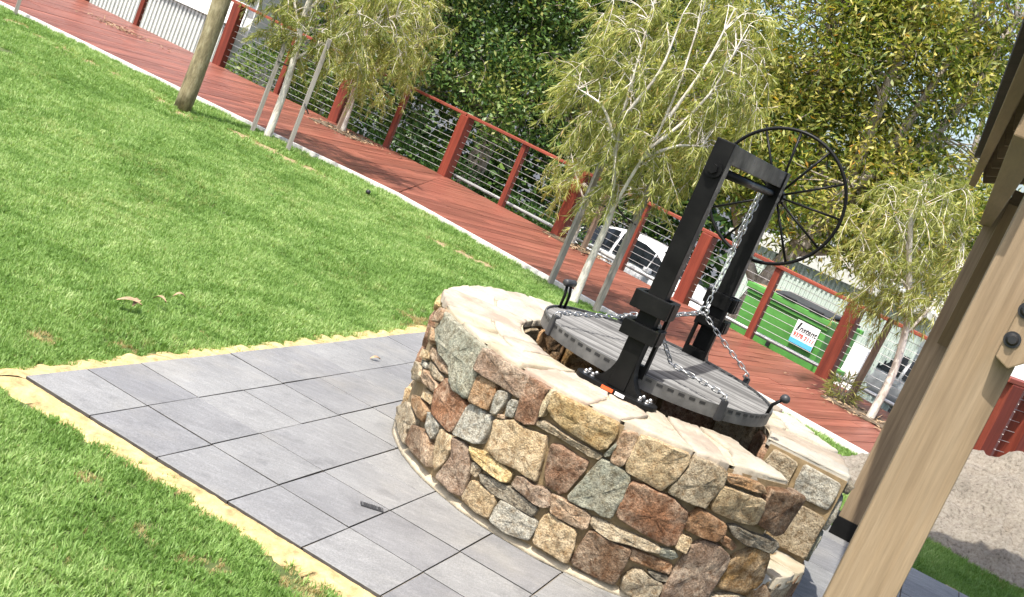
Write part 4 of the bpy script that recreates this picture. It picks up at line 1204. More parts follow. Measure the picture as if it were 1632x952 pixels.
def stake(x, y, h, label, mat='stake', w=0.042, lean=(0, 0)):
    o = MB().add([(-w / 2, -w / 2, -.1), (w / 2, -w / 2, -.1), (w / 2, w / 2, -.1), (-w / 2, w / 2, -.1), (lean[0] - w / 2, lean[1] - w / 2, h), (lean[0] + w / 2, lean[1] - w / 2, h - .008), (lean[0] + w / 2, lean[1] + w / 2, h + .004), (lean[0] - w / 2, lean[1] + w / 2, h)],
                 [(0, 3, 2, 1), (4, 5, 6, 7), (0, 1, 5, 4), (1, 2, 6, 5), (2, 3, 7, 6), (3, 0, 4, 7)]).build('tree_stake', M[mat], bevel=0.003)
    o.location = (x, y, 0); o.rotation_euler = (0, 0, 0.5)
    return tag(o, label, 'stake', 'timber stakes holding young trees')
def tie(pts, label):
    o = MB().tube(pts, 0.008, 6).build('tree_tie', M['blackplastic'], smooth=True)
    return tag(o, label, 'tree tie', 'black ties on the staked trees')
stake(-3.30, 12.55, 1.06, 'left grey stake of the young tree nearest the round timber pole')
stake(-2.80, 12.25, 1.22, 'right grey stake of the young tree nearest the round timber pole')
stake(0.27, 10.80, 1.21, 'left grey stake of the white-barked tree behind the fire pit', w=.048)
stake(0.735, 10.40, 1.29, 'right grey stake of the white-barked tree behind the fire pit', w=.05)
stake(0.56, 14.35, 0.75, 'brown stake on the deck behind the white-barked tree', 'dark_stake', .055, (.02, 0))
stake(3.33, 11.05, 0.92, 'leaning brown stake beside the tree at the right end of the fence', 'dark_stake', .05, (.05, 0))
stake(-3.12, 16.0, 0.85, 'dark stake in the leafy pit at the far side of the deck', 'dark_stake', .05, (.04, 0))
stake(-6.78, 13.85, 1.1, 'grey stake at the top left corner of the lawn')
tie([(-3.30, 12.52, .78), (-3.22, 12.59, .77), (-3.12, 12.64, .80)], 'black tie between the left stake and the young tree by the pole')
tie([(-3.16, 12.64, .52), (-3.0, 12.5, .47), (-2.80, 12.23, .50), (-2.72, 12.2, .42)], 'black tie between the right stake and the young tree by the pole')
tie([(0.25, 10.78, .86), (0.38, 10.55, .86), (0.52, 10.33, .88)], 'black tie between the left stake and the white-barked tree')
tie([(0.50, 10.33, .93), (0.62, 10.36, .86), (0.75, 10.38, .83)], 'black tie between the right stake and the white-barked tree')

# ================================================================== SHELTER (right foreground)
def ab(a, b, z): p = A2 * a + B2 * b; return Vector((p.x, p.y, z))
ABM = Matrix((Vector((B2.x, B2.y, 0)), Vector((A2.x, A2.y, 0)), Vector((0, 0, 1)))).transposed()
sh_ = thing('timber_shelter', 'open pine shelter with thick posts and a dark roof at the right edge', 'shelter')
PW = 0.127
def part_box(name, mat, c_ab, d, parent=sh_, bevel=.004):
    o = MB().box((0, 0, 0), d).build(name, mat, parent, bevel=bevel)
    mm = ABM.to_4x4(); mm.translation = ab(*c_ab); o.matrix_local = mm
    return o
for a_, b_ in ((2.57, .108), (6.64, .062), (2.57, 3.1), (6.64, 3.1)):
    o = part_box('post', M['pine'], (a_, b_, (0.10 + 2.02) / 2), (PW, PW, 1.92), bevel=.006)
    st = part_box('post_stirrup', M['black'], (a_, b_, 0.05), (PW + .022, PW + .022, 0.11), bevel=.003)
part_box('main_beam', M['beam'], (4.55, 0.005, 1.925), (0.06, 4.3, 0.17))
part_box('main_beam', M['beam'], (4.55, 3.2, 1.925), (0.06, 4.3, 0.17))
part_box('fascia', M['beam'], (4.46, -0.060, 2.075), (0.035, 4.26, 0.15))
sl = math.tan(math.radians(21))
def slope_bar(name, mat, a_, b0, b1, z0, w, h):
    o = MB().box((0, 0, 0), (w, math.hypot(b1 - b0, (b1 - b0) * sl), h)).build(name, mat, sh_)
    d = Vector((B2.x, B2.y, sl)).normalized(); x = Vector((-A2.x, -A2.y, 0)); z = x.cross(d)
    mm = Matrix((x, d, z)).transposed().to_4x4(); mm.translation = ab(a_, (b0 + b1) / 2, z0 + sl * ((b0 + b1) / 2 - b0)); o.matrix_local = mm
    return o
for k in range(9):
    slope_bar('rafter', M['beam'], 2.40 + k * 0.512, -0.04, 3.3, 2.085, 0.045, 0.12)
for k in range(16):
    b_ = -0.03 + k * 0.22
    part_box('batten', M['beam'], (4.50, b_, 2.085 + .085 + sl * (b_ + .095)), (0.06, 4.3, 0.03), bevel=0)
for k in range(13):
    b0 = -0.115 + k * 0.29
    o = slope_bar('roof_shingle_row', M['shingle'], 4.46, b0, b0 + .36, 2.157 + sl * (b0 + .095), 4.36, 0.014)
RY = Matrix.Translation(ab(2.6, -.06, 0)) @ Matrix.Rotation(math.radians(1.15), 4, 'Z') @ Matrix.Translation(-ab(2.6, -.06, 0))
for o in sh_.children:
    if o.name.split('.')[0] in ('fascia', 'rafter', 'batten', 'roof_shingle_row'): o.matrix_basis = RY @ o.matrix_basis
# knee braces
def brace(p, q, w, th, name='brace', up=(0, 0, 1)):
    o = MB().box((0, 0, 0), (w, (Vector(q) - Vector(p)).length, th)).build(name, M['beam'], sh_, bevel=.003)
    d = (Vector(q) - Vector(p)).normalized(); x = d.cross(Vector(up)).normalized(); z = x.cross(d)
    mm = Matrix((x, d, z)).transposed().to_4x4(); mm.translation = (Vector(p) + Vector(q)) / 2; o.matrix_local = mm
    return o
brace(ab(6.535, .09, 1.22), ab(5.75, .09, 1.97), 0.075, 0.10)
fa = 2.57 - PW / 2 - .021
MB().prism([(.128, 1.445), (.157, 1.432), (.76, 2.02), (.61, 2.02), (.128, 1.575)], fa - .021, fa + .021, lambda p, s: ab(s, p[0], p[1])).build('brace', M['pine'], sh_, bevel=.003)
for b_, z in ((.141, 1.488), (.141, 1.550)):
    o = MB().tube([ab(fa - .020, b_, z), ab(fa - .024, b_, z)], .0165, 18).tube([ab(fa - .024, b_, z), ab(fa - .033, b_, z)], [.0125, .008], 14).build('bolt', M['blackplastic'], sh_)

# ================================================================== SAND PILE
def sand_pile():
    n = 110
    c = Vector((3.75, 7.95)); V, F = [], []
    xs = np.linspace(-1.35, 1.5, n); ys = np.linspace(-1.15, 1.2, n)
    X, Y = np.meshgrid(xs, ys, indexing='ij')
    P = np.c_[X.ravel(), Y.ravel()]
    r = np.sqrt((P[:, 0] / 1.22) ** 2 + (P[:, 1] / 1.05) ** 2) + (vnoise(P + 5, 2.1, 31) - .5) * .25
    h = 0.58 * np.clip(1 - r, 0, 1) ** 0.85
    h += (vnoise(P + 9, 4.5, 32) - .5) * .16 * np.clip(1.05 - r, 0, 1) + (vnoise(P + 3, 11, 33) - .5) * .13 * np.clip(1.02 - r, 0, .5) * 2 + (vnoise(P + 1, 24, 34) - .5) * .06 * (r < 1)
    z = np.where(r < 1.02, h - .02, -0.06)
    V = np.c_[P[:, 0] + c.x, P[:, 1] + c.y, z]
    idx = np.arange(n * n).reshape(n, n)
    F = np.c_[idx[:-1, :-1].ravel(), idx[1:, :-1].ravel(), idx[1:, 1:].ravel(), idx[:-1, 1:].ravel()]
    keep = (z[F] > -.05).any(1)
    o = np_mesh('sand_pile', V, F[keep], M['pile'], smooth=True)
    return tag(o, 'heap of loose pale sand on the grass behind the shelter post', 'sand pile')
sand_pile()

# ================================================================== SKIP BIN
def skip_bin():
    d = Vector((0.74, -0.672)).normalized(); nb = Vector((-d.y, d.x))          # along the front; backwards
    c = Vector((3.19, 14.12)) + nb * .36 - d * .08
    root = thing('skip_bin', 'bright green steel skip bin with black lids and a white sign behind the fence', 'skip bin', (c.x, c.y, YARD), math.atan2(d.y, d.x))
    H = 1.56; W = 1.22; Dp = 0.75
    def lvl(f, w, dd): return [(-w / 2, -dd / 2, f), (w / 2, -dd / 2, f), (w / 2, dd / 2, f), (-w / 2, dd / 2, f)]
    v = lvl(.1, W, Dp - .18) + lvl(H - .25, W, Dp) + lvl(H, W, Dp)
    f = [(3, 2, 1, 0), (8, 9, 10, 11)] + [(a + i, a + (i + 1) % 4, a + 4 + (i + 1) % 4, a + 4 + i) for a in (0, 4) for i in range(4)]
    body = MB().add(v, f).build('body', M['bin'], root, bevel=.015)
    MB().box((0, -Dp / 2 - .025, H - .04), (W + .06, .05, .07)).build('top_rim', M['bin'], root, bevel=.01)
    MB().box((0, Dp / 2 + .025, H - .04), (W + .06, .05, .07)).build('top_rim', M['bin'], root, bevel=.01)
    for x in (-W / 2 - .05, W / 2 + .05):
        MB().box((x, 0, .95), (.1, Dp * .8, .14)).build('lift_pocket', M['bin'], root, bevel=.01)
    MB().box((0, -Dp / 2 - .012, H - .12), (W, .024, .035)).build('ledge', M['bin'], root, bevel=.006)
    MB().box((0, 0, H + .004), (W - .1, Dp - .1, .012)).build('rubbish_fill', M['litter'], root)
    for x, hw in ((.0, .23), (.40, .17)):
        pr_ = []
        for k in range(9):
            t = k / 8; pr_.append((-Dp / 2 - .05 + (Dp + .07) * t, H + .02 + .055 * math.sin(math.pi * (0.12 + .8 * t))))
        poly = pr_ + [(y, z - .03) for y, z in pr_[::-1]]
        lid = MB().prism(poly, x - hw + .006, x + hw + .01, lambda p, s: Vector((s, p[0], p[1]))).build('lid', M['binlid'], root, bevel=.006)
        MB().tube([(x - .1, -Dp / 2 - .065, H + .035), (x + .1, -Dp / 2 - .065, H + .035)], .012, 8).build('lid_handle', M['blackplastic'], lid)
    for x in (-.5, .5):
        for y in (-.22, .22):
            w_ = MB().disc((x, y, .06), (1, 0, 0), .06, .04, 14).build('castor', M['tyre'], root)
    MB().box((-.02, -Dp / 2 - .035, .98), (.05, .03, .09)).build('latch', M['blackplastic'], root, bevel=.004)
    # sign
    y = -Dp / 2 - .028
    sx = .375; sz = 1.265
    sign = MB().box((sx, y, sz), (.33, .006, .285)).build('sign', M['signwhite'], root)
    MB().box((sx, y - .0045, sz - .112), (.327, .003, .058)).build('sign_blue_band', M['signblue'], sign)
    def text(s, size, x, z, mat, shear=0, sxx=1.0):
        cu = bpy.data.curves.new('lettering', 'FONT'); cu.body = s; cu.size = size; cu.align_x = 'CENTER'; cu.align_y = 'CENTER'; cu.extrude = .001; cu.offset = .0022; cu.shear = shear
        cu.materials.append(mat)
        tmp = bpy.data.objects.new('tmp', cu); COL.objects.link(tmp)
        me = bpy.data.meshes.new_from_object(tmp.evaluated_get(bpy.context.evaluated_depsgraph_get()))
        bpy.data.objects.remove(tmp)
        o = link('lettering', me, sign)
        o.location = (x, y - .0045, z); o.rotation_euler = (math.pi / 2, 0, 0); o.scale = (sxx, 1, 1)
        return o
    text('I', .15, sx - .125, sz + .062, M['blackplastic'], .2, 1.3)
    text('nstant', .098, sx + .026, sz + .052, M['blackplastic'], .25)
    text('9378 2111', .076, sx, sz - .036, M['signred'], .15, .92)
    return root
skip_bin()

# ================================================================== CARS
def car(name, label, loc, heading, paint, est=False):
    root = thing(name, label, 'car', (loc[0], loc[1], STREET), heading, 'cars parked on the street below the deck')
    st = [(-2.1, .32, .62, .70, .60, .70), (-2.0, .24, .66, .95 if est else .88, .62, .72), (-1.75, .2, .82, 1.34 if est else 1.02, .60, .80), (-1.3, .2, .86, 1.46 if est else 1.3, .60, .86), (-.6, .2, .87, 1.48, .62, .87), (.2, .2, .87, 1.46, .62, .87),
          (.55, .2, .86, 1.36, .62, .87), (1.05, .2, .86, 1.0, .68, .86), (1.6, .2, .80, .86, .70, .84), (1.95, .22, .70, .74, .66, .78), (2.1, .3, .58, .62, .58, .66)]
    V, F = [], []
    for x, z0, belt, top, wt, wb in st:
        V += [(x, -wb + .06, z0), (x, -wb, (z0 + belt) / 2), (x, -wb + .02, belt), (x, -wt, top), (x, 0, top + .02), (x, wt, top), (x, wb - .02, belt), (x, wb, (z0 + belt) / 2), (x, wb - .06, z0)]
    for k in range(len(st) - 1):
        for j in range(8): F.append((k * 9 + j, (k + 1) * 9 + j, (k + 1) * 9 + j + 1, k * 9 + j + 1))
        F.append((k * 9 + 8, (k + 1) * 9 + 8, (k + 1) * 9, k * 9))
    F.append(tuple(range(8, -1, -1))); b = (len(st) - 1) * 9; F.append(tuple(range(b, b + 9)))
    body = new_obj('body', [(x, -y, z) for x, y, z in V][:], F, paint, root, smooth=True)
    bm = bmesh.new(); bm.from_mesh(body.data); bmesh.ops.recalc_face_normals(bm, faces=bm.faces); bm.to_mesh(body.data); bm.free()
    sd = body.modifiers.new('sub', 'SUBSURF'); sd.levels = 1; sd.render_levels = 1
    def side(x, t):   # point on the greenhouse side, t from belt to roof
        zs = np.interp(x, [s[0] for s in st], [s[3] for s in st]); bs = np.interp(x, [s[0] for s in st], [s[2] for s in st])
        wt = np.interp(x, [s[0] for s in st], [s[4] for s in st]); wb = np.interp(x, [s[0] for s in st], [s[5] for s in st]) - .02
        return (wb + (wt - wb) * t + .012, bs + (zs - bs) * t)
    for sg in (-1, 1):
        for x0, x1 in ((-1.45, -.5), (-.42, .5), (.53, .92)):
            top, bot = [], []
            for k in range(7):
                x = x0 + (x1 - x0) * k / 6
                y1, z1 = side(x, .86); y0, z0 = side(x, .10)
                top.append((x, sg * y1, z1)); bot.append((x, sg * y0, z0))
            new_obj('side_window', top + bot, [(k, k + 1, k + 8, k + 7) for k in range(6)] if sg < 0 else [(k + 7, k + 8, k + 1, k) for k in range(6)], M['glass'], root)
        for x in (-.1, -1.0):
            MB().box((x - .3, sg * .872, .78), (.18, .02, .025)).build('door_handle', paint, root)
        MB().box((.62, sg * .93, .93), (.16, .16, .11)).build('wing_mirror', paint, root, bevel=.03)
        MB().box((1.9, sg * .60, .60), (.2, .22, .10)).build('headlight', M['wire'], root, bevel=.02)
        MB().box((-2.0, sg * .63, .74), (.1, .2, .16)).build('tail_lamp', M['redlamp'], root, bevel=.02)
        for x in (-1.3, 1.28):
            wl = thing_part('wheel', root)
            MB().disc((x, sg * .80, .31), (0, 1, 0), .31, .2, 22).build('tyre', M['tyre'], wl)
            MB().disc((x, sg * .81, .31), (0, 1, 0), .20, .2, 16).build('hub', M['carsilver'], wl)
    a = [(1.12, y, 1.0) for y in (-.64, .64)] + [(.58, y, 1.385) for y in (.56, -.56)]
    new_obj('windscreen', [(x + .01, y, z + .025) for x, y, z in a], [(0, 1, 2, 3)], M['glass'], root)
    return root
def thing_part(name, parent):
    o = bpy.data.objects.new(name, None); COL.objects.link(o); o.parent = parent; o.empty_display_size = .05; return o
hd = math.atan2(eR.y, eR.x)
car('parked_car', 'white car behind the fence beside the black hoist post', (2.4, 25.3), hd, M['carwhite'])
car('parked_car', 'silver grey car behind the tree at the right end of the fence', (8.2, 25.2), hd + math.pi, M['carsilver'], True)
car('parked_car', 'white car at the right edge above the sand pile', (11.0, 21.6), hd, M['carwhite'], True)

# ================================================================== BUILDINGS
def outbuilding():
    p = Vector((-6.25, 20.55)); d = -eL
    root = thing('outbuilding', 'white outbuilding with pale ribbed lower wall at the top left', 'building', (p.x, p.y, STREET), math.atan2(d.y, d.x)); root.location.z = YARD
    # ribbed cladding
    V, F = [], []
    n = 56; pitch = 0.085
    for k in range(n):
        x = k * pitch
        for dx, dy in ((0, 0), (.036, 0), (.040, -.035), (.081, -.035)):
            V += [(x + dx, -dy, 0), (x + dx, -dy, 1.62)]
    for k in range(n * 4 - 1): F.append((2 * k, 2 * k + 1, 2 * k + 3, 2 * k + 2))
    new_obj('ribbed_wall', V, F, M['cladding'], root)
    L = n * pitch
    MB().box((L / 2, .02, 1.65), (L + .1, .14, .05)).build('capping', M['white'], root)
    for k in range(3):
        MB().box((L / 2, -.06 - .01 * k, 1.74 + k * .13), (L, .05, .125)).build('weatherboard', M['white'], root)
    MB().box((L / 2, -.2, 2.32), (L - .1, .06, .42)).build('window_band', M['glass'], root)
    MB().box((L / 2, -.25, 3.0), (L, .1, .95)).build('upper_wall', M['white'], root)
    MB().box((L / 2, -1.9, 1.7), (L, 3.2, 3.3)).build('body', M['white'], root)
    MB().box((L / 2, -1.8, 3.52), (L + .6, 4.0, .12)).build('roof', M['cladding'], root)
    return root
outbuilding()
def shed():
    root = thing('garden_shed', 'pale green ribbed shed seen through the spokes of the wheel', 'shed', (6.1, 25.0, STREET), -.25)
    V, F = [], []
    n = 44; pitch = 0.10
    for k in range(n):
        x = -2.2 + k * pitch
        for dx, dy in ((0, 0), (.03, 0), (.04, -.03), (.09, -.03)): V += [(x + dx, dy, 0), (x + dx, dy, 2.3)]
    for k in range(n * 4 - 1): F.append((2 * k, 2 * k + 2, 2 * k + 3, 2 * k + 1))
    new_obj('front_wall', V, F, M['palegreen'], root)
    MB().box((0, 1.6, 1.14), (4.38, 3.1, 2.28)).build('body', M['palegreen'], root)
    MB().prism([(-2.4, 2.28), (2.4, 2.28), (2.4, 2.36), (0, 2.95), (-2.4, 2.36)], -.2, 3.3, lambda p, s: Vector((p[0], s, p[1]))).build('roof', M['cladding'], root)
    return root
shed()
o = MB().box((0, 0, .55), (2.2, .2, 1.1)).build('low_wall', M['white'], bevel=.01); o.location = (4.3, 17.9, YARD); o.rotation_euler = (0, 0, hd)
tag(o, 'low white wall across the street behind the green bin', 'wall')
o = MB().box((0, 0, 2.2), (9, 4, 4.4)).build('wall', M['white']); h_ = thing('house', 'pale cream house glimpsed beyond the red return fence', 'house', (13.6, 26.0, STREET), -.5); o.parent = h_
MB().prism([(-5, 4.4), (5, 4.4), (0, 6.2)], -2.4, 2.4, lambda p, s: Vector((p[0], s, p[1]))).build('roof', M['cladding'], h_)

# ================================================================== TREES
def leaves(P, D, L, W, rng, droop=0.0, fold=0.25):
    """one folded rhombus per leaf: P base points, D directions"""
    n = len(P)
    D = D + np.array([0, 0, -droop]); D /= np.linalg.norm(D, axis=1)[:, None] + 1e-9
    R = rng.normal(size=(n, 3)); S = np.cross(D, R); S /= np.linalg.norm(S, axis=1)[:, None] + 1e-9
    Nn = np.cross(S, D)
    L = L[:, None]; W = W[:, None]
    b = P; t = P + D * L + Nn * L * -0.08
    m = P + D * L * 0.45
    l = m - S * W * .5 + Nn * W * fold; r = m + S * W * .5 + Nn * W * fold
    V = np.stack([b, l, t, r], 1).reshape(-1, 3)
    F = np.arange(4 * n).reshape(n, 4)
    return V, F

def curve(a, b, rng, bend, k=7, sag=0.0):
    a, b = np.asarray(a, float), np.asarray(b, float)
    mid = (a + b) / 2 + rng.normal(size=3) * bend * np.linalg.norm(b - a)
    t = np.linspace(0, 1, k)[:, None]
    p = (1 - t) ** 2 * a + 2 * t * (1 - t) * mid + t ** 2 * b
    p[:, 2] -= sag * (t[:, 0] ** 2)
    return p

class Tubes:
    def __init__(s): s.V, s.F, s.n = [], [], 0
    def add(s, pts, r0, r1, k=5):
        pts = np.asarray(pts); m = len(pts); rad = np.linspace(r0, r1, m)
        T = np.gradient(pts, axis=0); T /= np.linalg.norm(T, axis=1)[:, None] + 1e-9
        ref = np.array([0.31, 0.87, 0.37]); X = np.cross(T, ref); X /= np.linalg.norm(X, axis=1)[:, None] + 1e-9; Y = np.cross(T, X)
        a = np.linspace(0, 2 * np.pi, k, endpoint=False)
        ring = pts[:, None] + (X[:, None] * np.cos(a)[None, :, None] + Y[:, None] * np.sin(a)[None, :, None]) * rad[:, None, None]
        s.V.append(ring.reshape(-1, 3))
        i = np.arange(m - 1)[:, None] * k; j = np.arange(k)[None]
        A = i + j; B = i + (j + 1) % k
        s.F.append(np.stack([A, B, B + k, A + k], -1).reshape(-1, 4) + s.n); s.n += m * k
    def build(s, name, mat, parent):
        return np_mesh(name, np.concatenate(s.V), np.concatenate(s.F), mat, parent, smooth=True)

def peppermint(label, base, trunk, r0, limbs, crown_c, crown_r, ntw, nlf, seed, leafL=(.06, .11), leafW=.0080, twig_r=.0045, group='young peppermint trees'):
    """slender pale-barked tree with fine drooping foliage; trunk and limbs are lists of points relative to the base"""
    rng = np.random.default_rng(seed)
    root = thing('peppermint_tree', label, 'tree', base, 0, group)
    tb = Tubes()
    def dense(pts, k=5):
        pts = np.asarray(pts, float); t = np.arange(len(pts)); q = np.linspace(0, len(pts) - 1, (len(pts) - 1) * k + 1)
        out = np.stack([np.interp(q, t, pts[:, i]) for i in range(3)], 1)
        for _ in range(3): out[1:-1] = (out[:-2] + 2 * out[1:-1] + out[2:]) / 4
        return out
    T = dense(trunk); tb.add(T, r0, r0 * .5, 9)
    limb_pts = []
    for l in limbs:
        q = dense(l); tb.add(q, r0 * .40, r0 * .13, 7); limb_pts.append(q)
    limb_pts.append(T[len(T) * 2 // 3:])
    cc, cr = np.array(crown_c), np.array(crown_r)
    allp = np.concatenate(limb_pts)
    # secondary branches
    sec = []
    for k in range(ntw // 4):
        d = rng.normal(size=3); d /= np.linalg.norm(d); tgt = cc + d * cr * rng.uniform(.45, .95)
        s = allp[np.argmin(np.linalg.norm(allp - tgt, axis=1) + rng.uniform(0, .35, len(allp)))]
        c = curve(s, tgt, rng, .12, 8); c[:, 2] += .12 * np.sin(np.linspace(0, np.pi, 8)) * np.linalg.norm(tgt - s)
        tb.add(c, r0 * .10, r0 * .04, 5); sec.append(c)
    secp = np.concatenate(sec)
    P, D, Lf = [], [], []
    for k in range(ntw):
        d = rng.normal(size=3); d /= np.linalg.norm(d); tgt = cc + d * cr * rng.uniform(.5, 1.08)
        s = secp[np.argmin(np.linalg.norm(secp - tgt, axis=1) + rng.uniform(0, .25, len(secp)))]
        v = tgt - s; ln = np.linalg.norm(v)
        if ln > .55: tgt = s + v / ln * .55
        c = curve(s, tgt, rng, .15, 7, sag=rng.uniform(.05, .28))
        tb.add(c, twig_r, twig_r * .35, 3)
        t = rng.uniform(.15, 1.0, nlf) * 6; i = np.minimum(t.astype(int), 5); f = (t - i)[:, None]
        p = c[i] * (1 - f) + c[i + 1] * f
        tang = c[i + 1] - c[i]; tang /= np.linalg.norm(tang, axis=1)[:, None] + 1e-9
        P.append(p); D.append(tang * .7 + rng.normal(size=(nlf, 3)) * .55)
    P, D = np.concatenate(P), np.concatenate(D); n = len(P)
    V, F = leaves(P, D, rng.uniform(*leafL, n), rng.uniform(.7, 1.3, n) * leafW, rng, droop=.55)
    tone = np.clip(rng.normal(.5, .2, n), 0, .93); tone[rng.random(n) < .03] = 1.0
    tb.build('trunk', M['whitebark'], root)
    np_mesh('crown', V, F, M['leaf_pep'], root, attr=tone)
    return root

def broad_tree(name, label, base, trunks, r0, blobs, nleaf, mat, bark, seed, leafL, leafW, clus=(.16, .34), gap=0.0, group=None, droop=.2, tone=(.5, .22), hot=.02, nl_twig=True):
    """large leafy tree: blobs = ellipsoids (centre, radii) relative to base that the crown fills with leaf clusters on twigs"""
    rng = np.random.default_rng(seed)
    root = thing(name, label, 'tree', base, 0, group)
    tb = Tubes(); skel = []
    for pts, ra, rb in trunks:
        pts = np.asarray(pts, float); t = np.arange(len(pts)); q = np.linspace(0, len(pts) - 1, (len(pts) - 1) * 6 + 1)
        c = np.stack([np.interp(q, t, pts[:, i]) for i in range(3)], 1)
        for _ in range(4): c[1:-1] = (c[:-2] + 2 * c[1:-1] + c[2:]) / 4
        c += np.cumsum(rng.normal(size=c.shape) * .006, 0)
        tb.add(c, ra, rb, 9); skel.append(c)
    sk = np.concatenate(skel)
    P, D, TN = [], [], []
    vol = np.array([np.prod(b[1]) ** .67 for b in blobs]); vol = vol / vol.sum()
    ncl_total = nleaf // 60
    for (c, r), w in zip(blobs, vol):
        c, r = np.array(c), np.array(r)
        for k in range(int(ncl_total * w)):
            d = rng.normal(size=3); d /= np.linalg.norm(d)
            rad = rng.uniform(.35, 1.0) ** .5
            ctr = c + d * r * rad
            s = sk[np.argmin(np.linalg.norm(sk - ctr, axis=1) + rng.uniform(0, .5, len(sk)))]
            if rng.random() < .85:
                q = curve(s, ctr, rng, .14, 7)
                tb.add(q, rng.uniform(.011, .026), .005, 4)
            nl = rng.integers(40, 80); cs = rng.uniform(*clus)
            x = rng.normal(size=(nl, 3)); x *= cs * np.array([1, 1, .75])
            P.append(ctr + x); out = x / (np.linalg.norm(x, axis=1)[:, None] + 1e-6)
            D.append(out * .8 + rng.normal(size=(nl, 3)) * .6 + np.array([0, 0, .15]))
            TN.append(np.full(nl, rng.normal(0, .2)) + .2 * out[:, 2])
    P, D, TN = np.concatenate(P), np.concatenate(D), np.concatenate(TN); n = len(P)
    V, F = leaves(P, D, rng.uniform(*leafL, n), rng.uniform(*leafW, n), rng, droop=droop, fold=.18)
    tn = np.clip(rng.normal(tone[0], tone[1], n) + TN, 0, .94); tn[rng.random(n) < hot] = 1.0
    tb.build('trunk', M[bark], root)
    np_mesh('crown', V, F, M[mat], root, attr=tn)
    return root

# young trees with fine foliage
peppermint('white-barked young tree with spreading bare branches behind the fire pit', (0.516, 10.35, 0), [(0, 0, -.05), (-.01, 0, .38), (.0, -.05, .8), (-.06, -.1, 1.1)], .042,
           [[(-.04, -.1, .95), (-.2, -.25, 1.35), (-.28, -.35, 1.7), (-.33, -.4, 2.1), (-.42, -.4, 2.7)], [(-.02, -.1, .85), (.02, -.25, 1.3), (.07, -.4, 1.62), (.06, -.45, 2.1), (-.02, -.4, 2.8)], [(.05, -.4, 1.5), (.22, -.45, 1.8), (.34, -.45, 2.15), (.38, -.4, 2.6)],
            [(-.25, -.35, 1.45), (-.45, -.4, 1.68), (-.7, -.3, 1.72)], [(.03, -.3, 1.4), (.26, -.35, 1.62), (.5, -.3, 1.7)], [(-.26, -.4, 1.65), (-.12, -.5, 2.1), (-.15, -.5, 2.6)], [(.08, -.45, 1.75), (.2, -.5, 2.3), (.22, -.5, 2.8)]],
           (-.05, .05, 2.1), (.98, .72, 1.2), 640, 56, 5)
peppermint('young tree with a leaning pale trunk near the round timber pole', (-3.13, 12.58, 0), [(0, 0, -.05), (.0, 0, .48), (-.03, 0, .9), (-.1, 0, 1.35), (-.1, 0, 1.9)], .045,
           [[(-.03, 0, .85), (.2, 0, 1.15), (.5, .1, 1.45), (.8, .1, 1.7)], [(-.06, 0, 1.1), (-.3, .05, 1.5), (-.55, .1, 1.8)], [(-.1, 0, 1.35), (.1, .1, 1.8), (.2, .1, 2.3)]],
           (.18, .15, 1.65), (1.05, .75, .92), 430, 66, 6)
peppermint('bushy drooping tree in the deck pit at the far side', (-3.1, 16.25, 0), [(0, 0, -.05), (-.03, 0, .5), (-.12, 0, 1.1), (-.2, 0, 1.7)], .05,
           [[(-.05, 0, .7), (.3, 0, 1.2), (.6, 0, 1.6)], [(-.1, 0, 1.0), (-.4, .1, 1.5), (-.6, .1, 2.0)]],
           (.1, 0, 1.65), (.85, .62, 1.1), 360, 60, 7)
peppermint('low leafy young tree in the deck pit beside the brown stake', (0.42, 14.6, 0), [(0, 0, -.05), (-.02, 0, .4), (-.05, 0, .9), (-.1, 0, 1.5)], .035,
           [[(-.02, 0, .5), (-.3, 0, .8), (-.5, 0, 1.1)], [(-.05, 0, .9), (.2, .1, 1.3)]],
           (-.2, 0, .95), (.5, .45, .85), 120, 60, 8)
peppermint('young tree with a curved white trunk at the right end of the fence', (3.51, 10.8, 0), [(0, 0, -.05), (.02, 0, .5), (-.08, 0, 1.0), (-.3, 0, 1.45), (-.5, 0, 1.9)], .042,
           [[(-.05, 0, .85), (.1, 0, 1.3), (.15, .1, 1.7)], [(-.2, 0, 1.25), (-.55, 0, 1.4), (-.75, .1, 1.2)], [(-.35, 0, 1.55), (-.7, 0, 1.9)]],
           (-.35, .1, 1.6), (.66, .55, .80), 260, 54, 9)

# large trees behind the fence
_r = random.Random(12)
lobes = []
for k in range(26):
    x = -3.0 + 5.6 * ((k * 0.618) % 1.0); z = 1.9 + 4.6 * (k / 26.0)
    lobes.append(((x, -1.75 + .28 * (z - 2) + _r.uniform(-.35, .35), z), (_r.uniform(.5, .85), _r.uniform(.45, .65), _r.uniform(.4, .65))))
lobes += [((-.6, -.3, 3.6), (2.3, .9, 2.0)), ((1.2, -.2, 3.6), (1.6, .9, 2.0)), ((0, .2, 5.4), (2.6, 1.2, 1.5))]
broad_tree('dense_tree', 'large dense dark green tree behind the middle of the fence', (-1.6, 21.2, YARD), [([(0, 0, 0), (.1, 0, 2), (0, -.3, 4), (.2, 0, 6)], .22, .08), ([(0, 0, 1.8), (1.0, -.4, 3), (1.8, -.5, 4.6)], .12, .04), ([(0, 0, 1.6), (-1.2, -.4, 3), (-2, -.5, 4.5)], .12, .04)], .2,
           lobes, 66000, 'leaf_dark', 'greybark', 41, (.07, .12), (.035, .055), (.13, .26), group='large trees behind the fence', tone=(.55, .18))
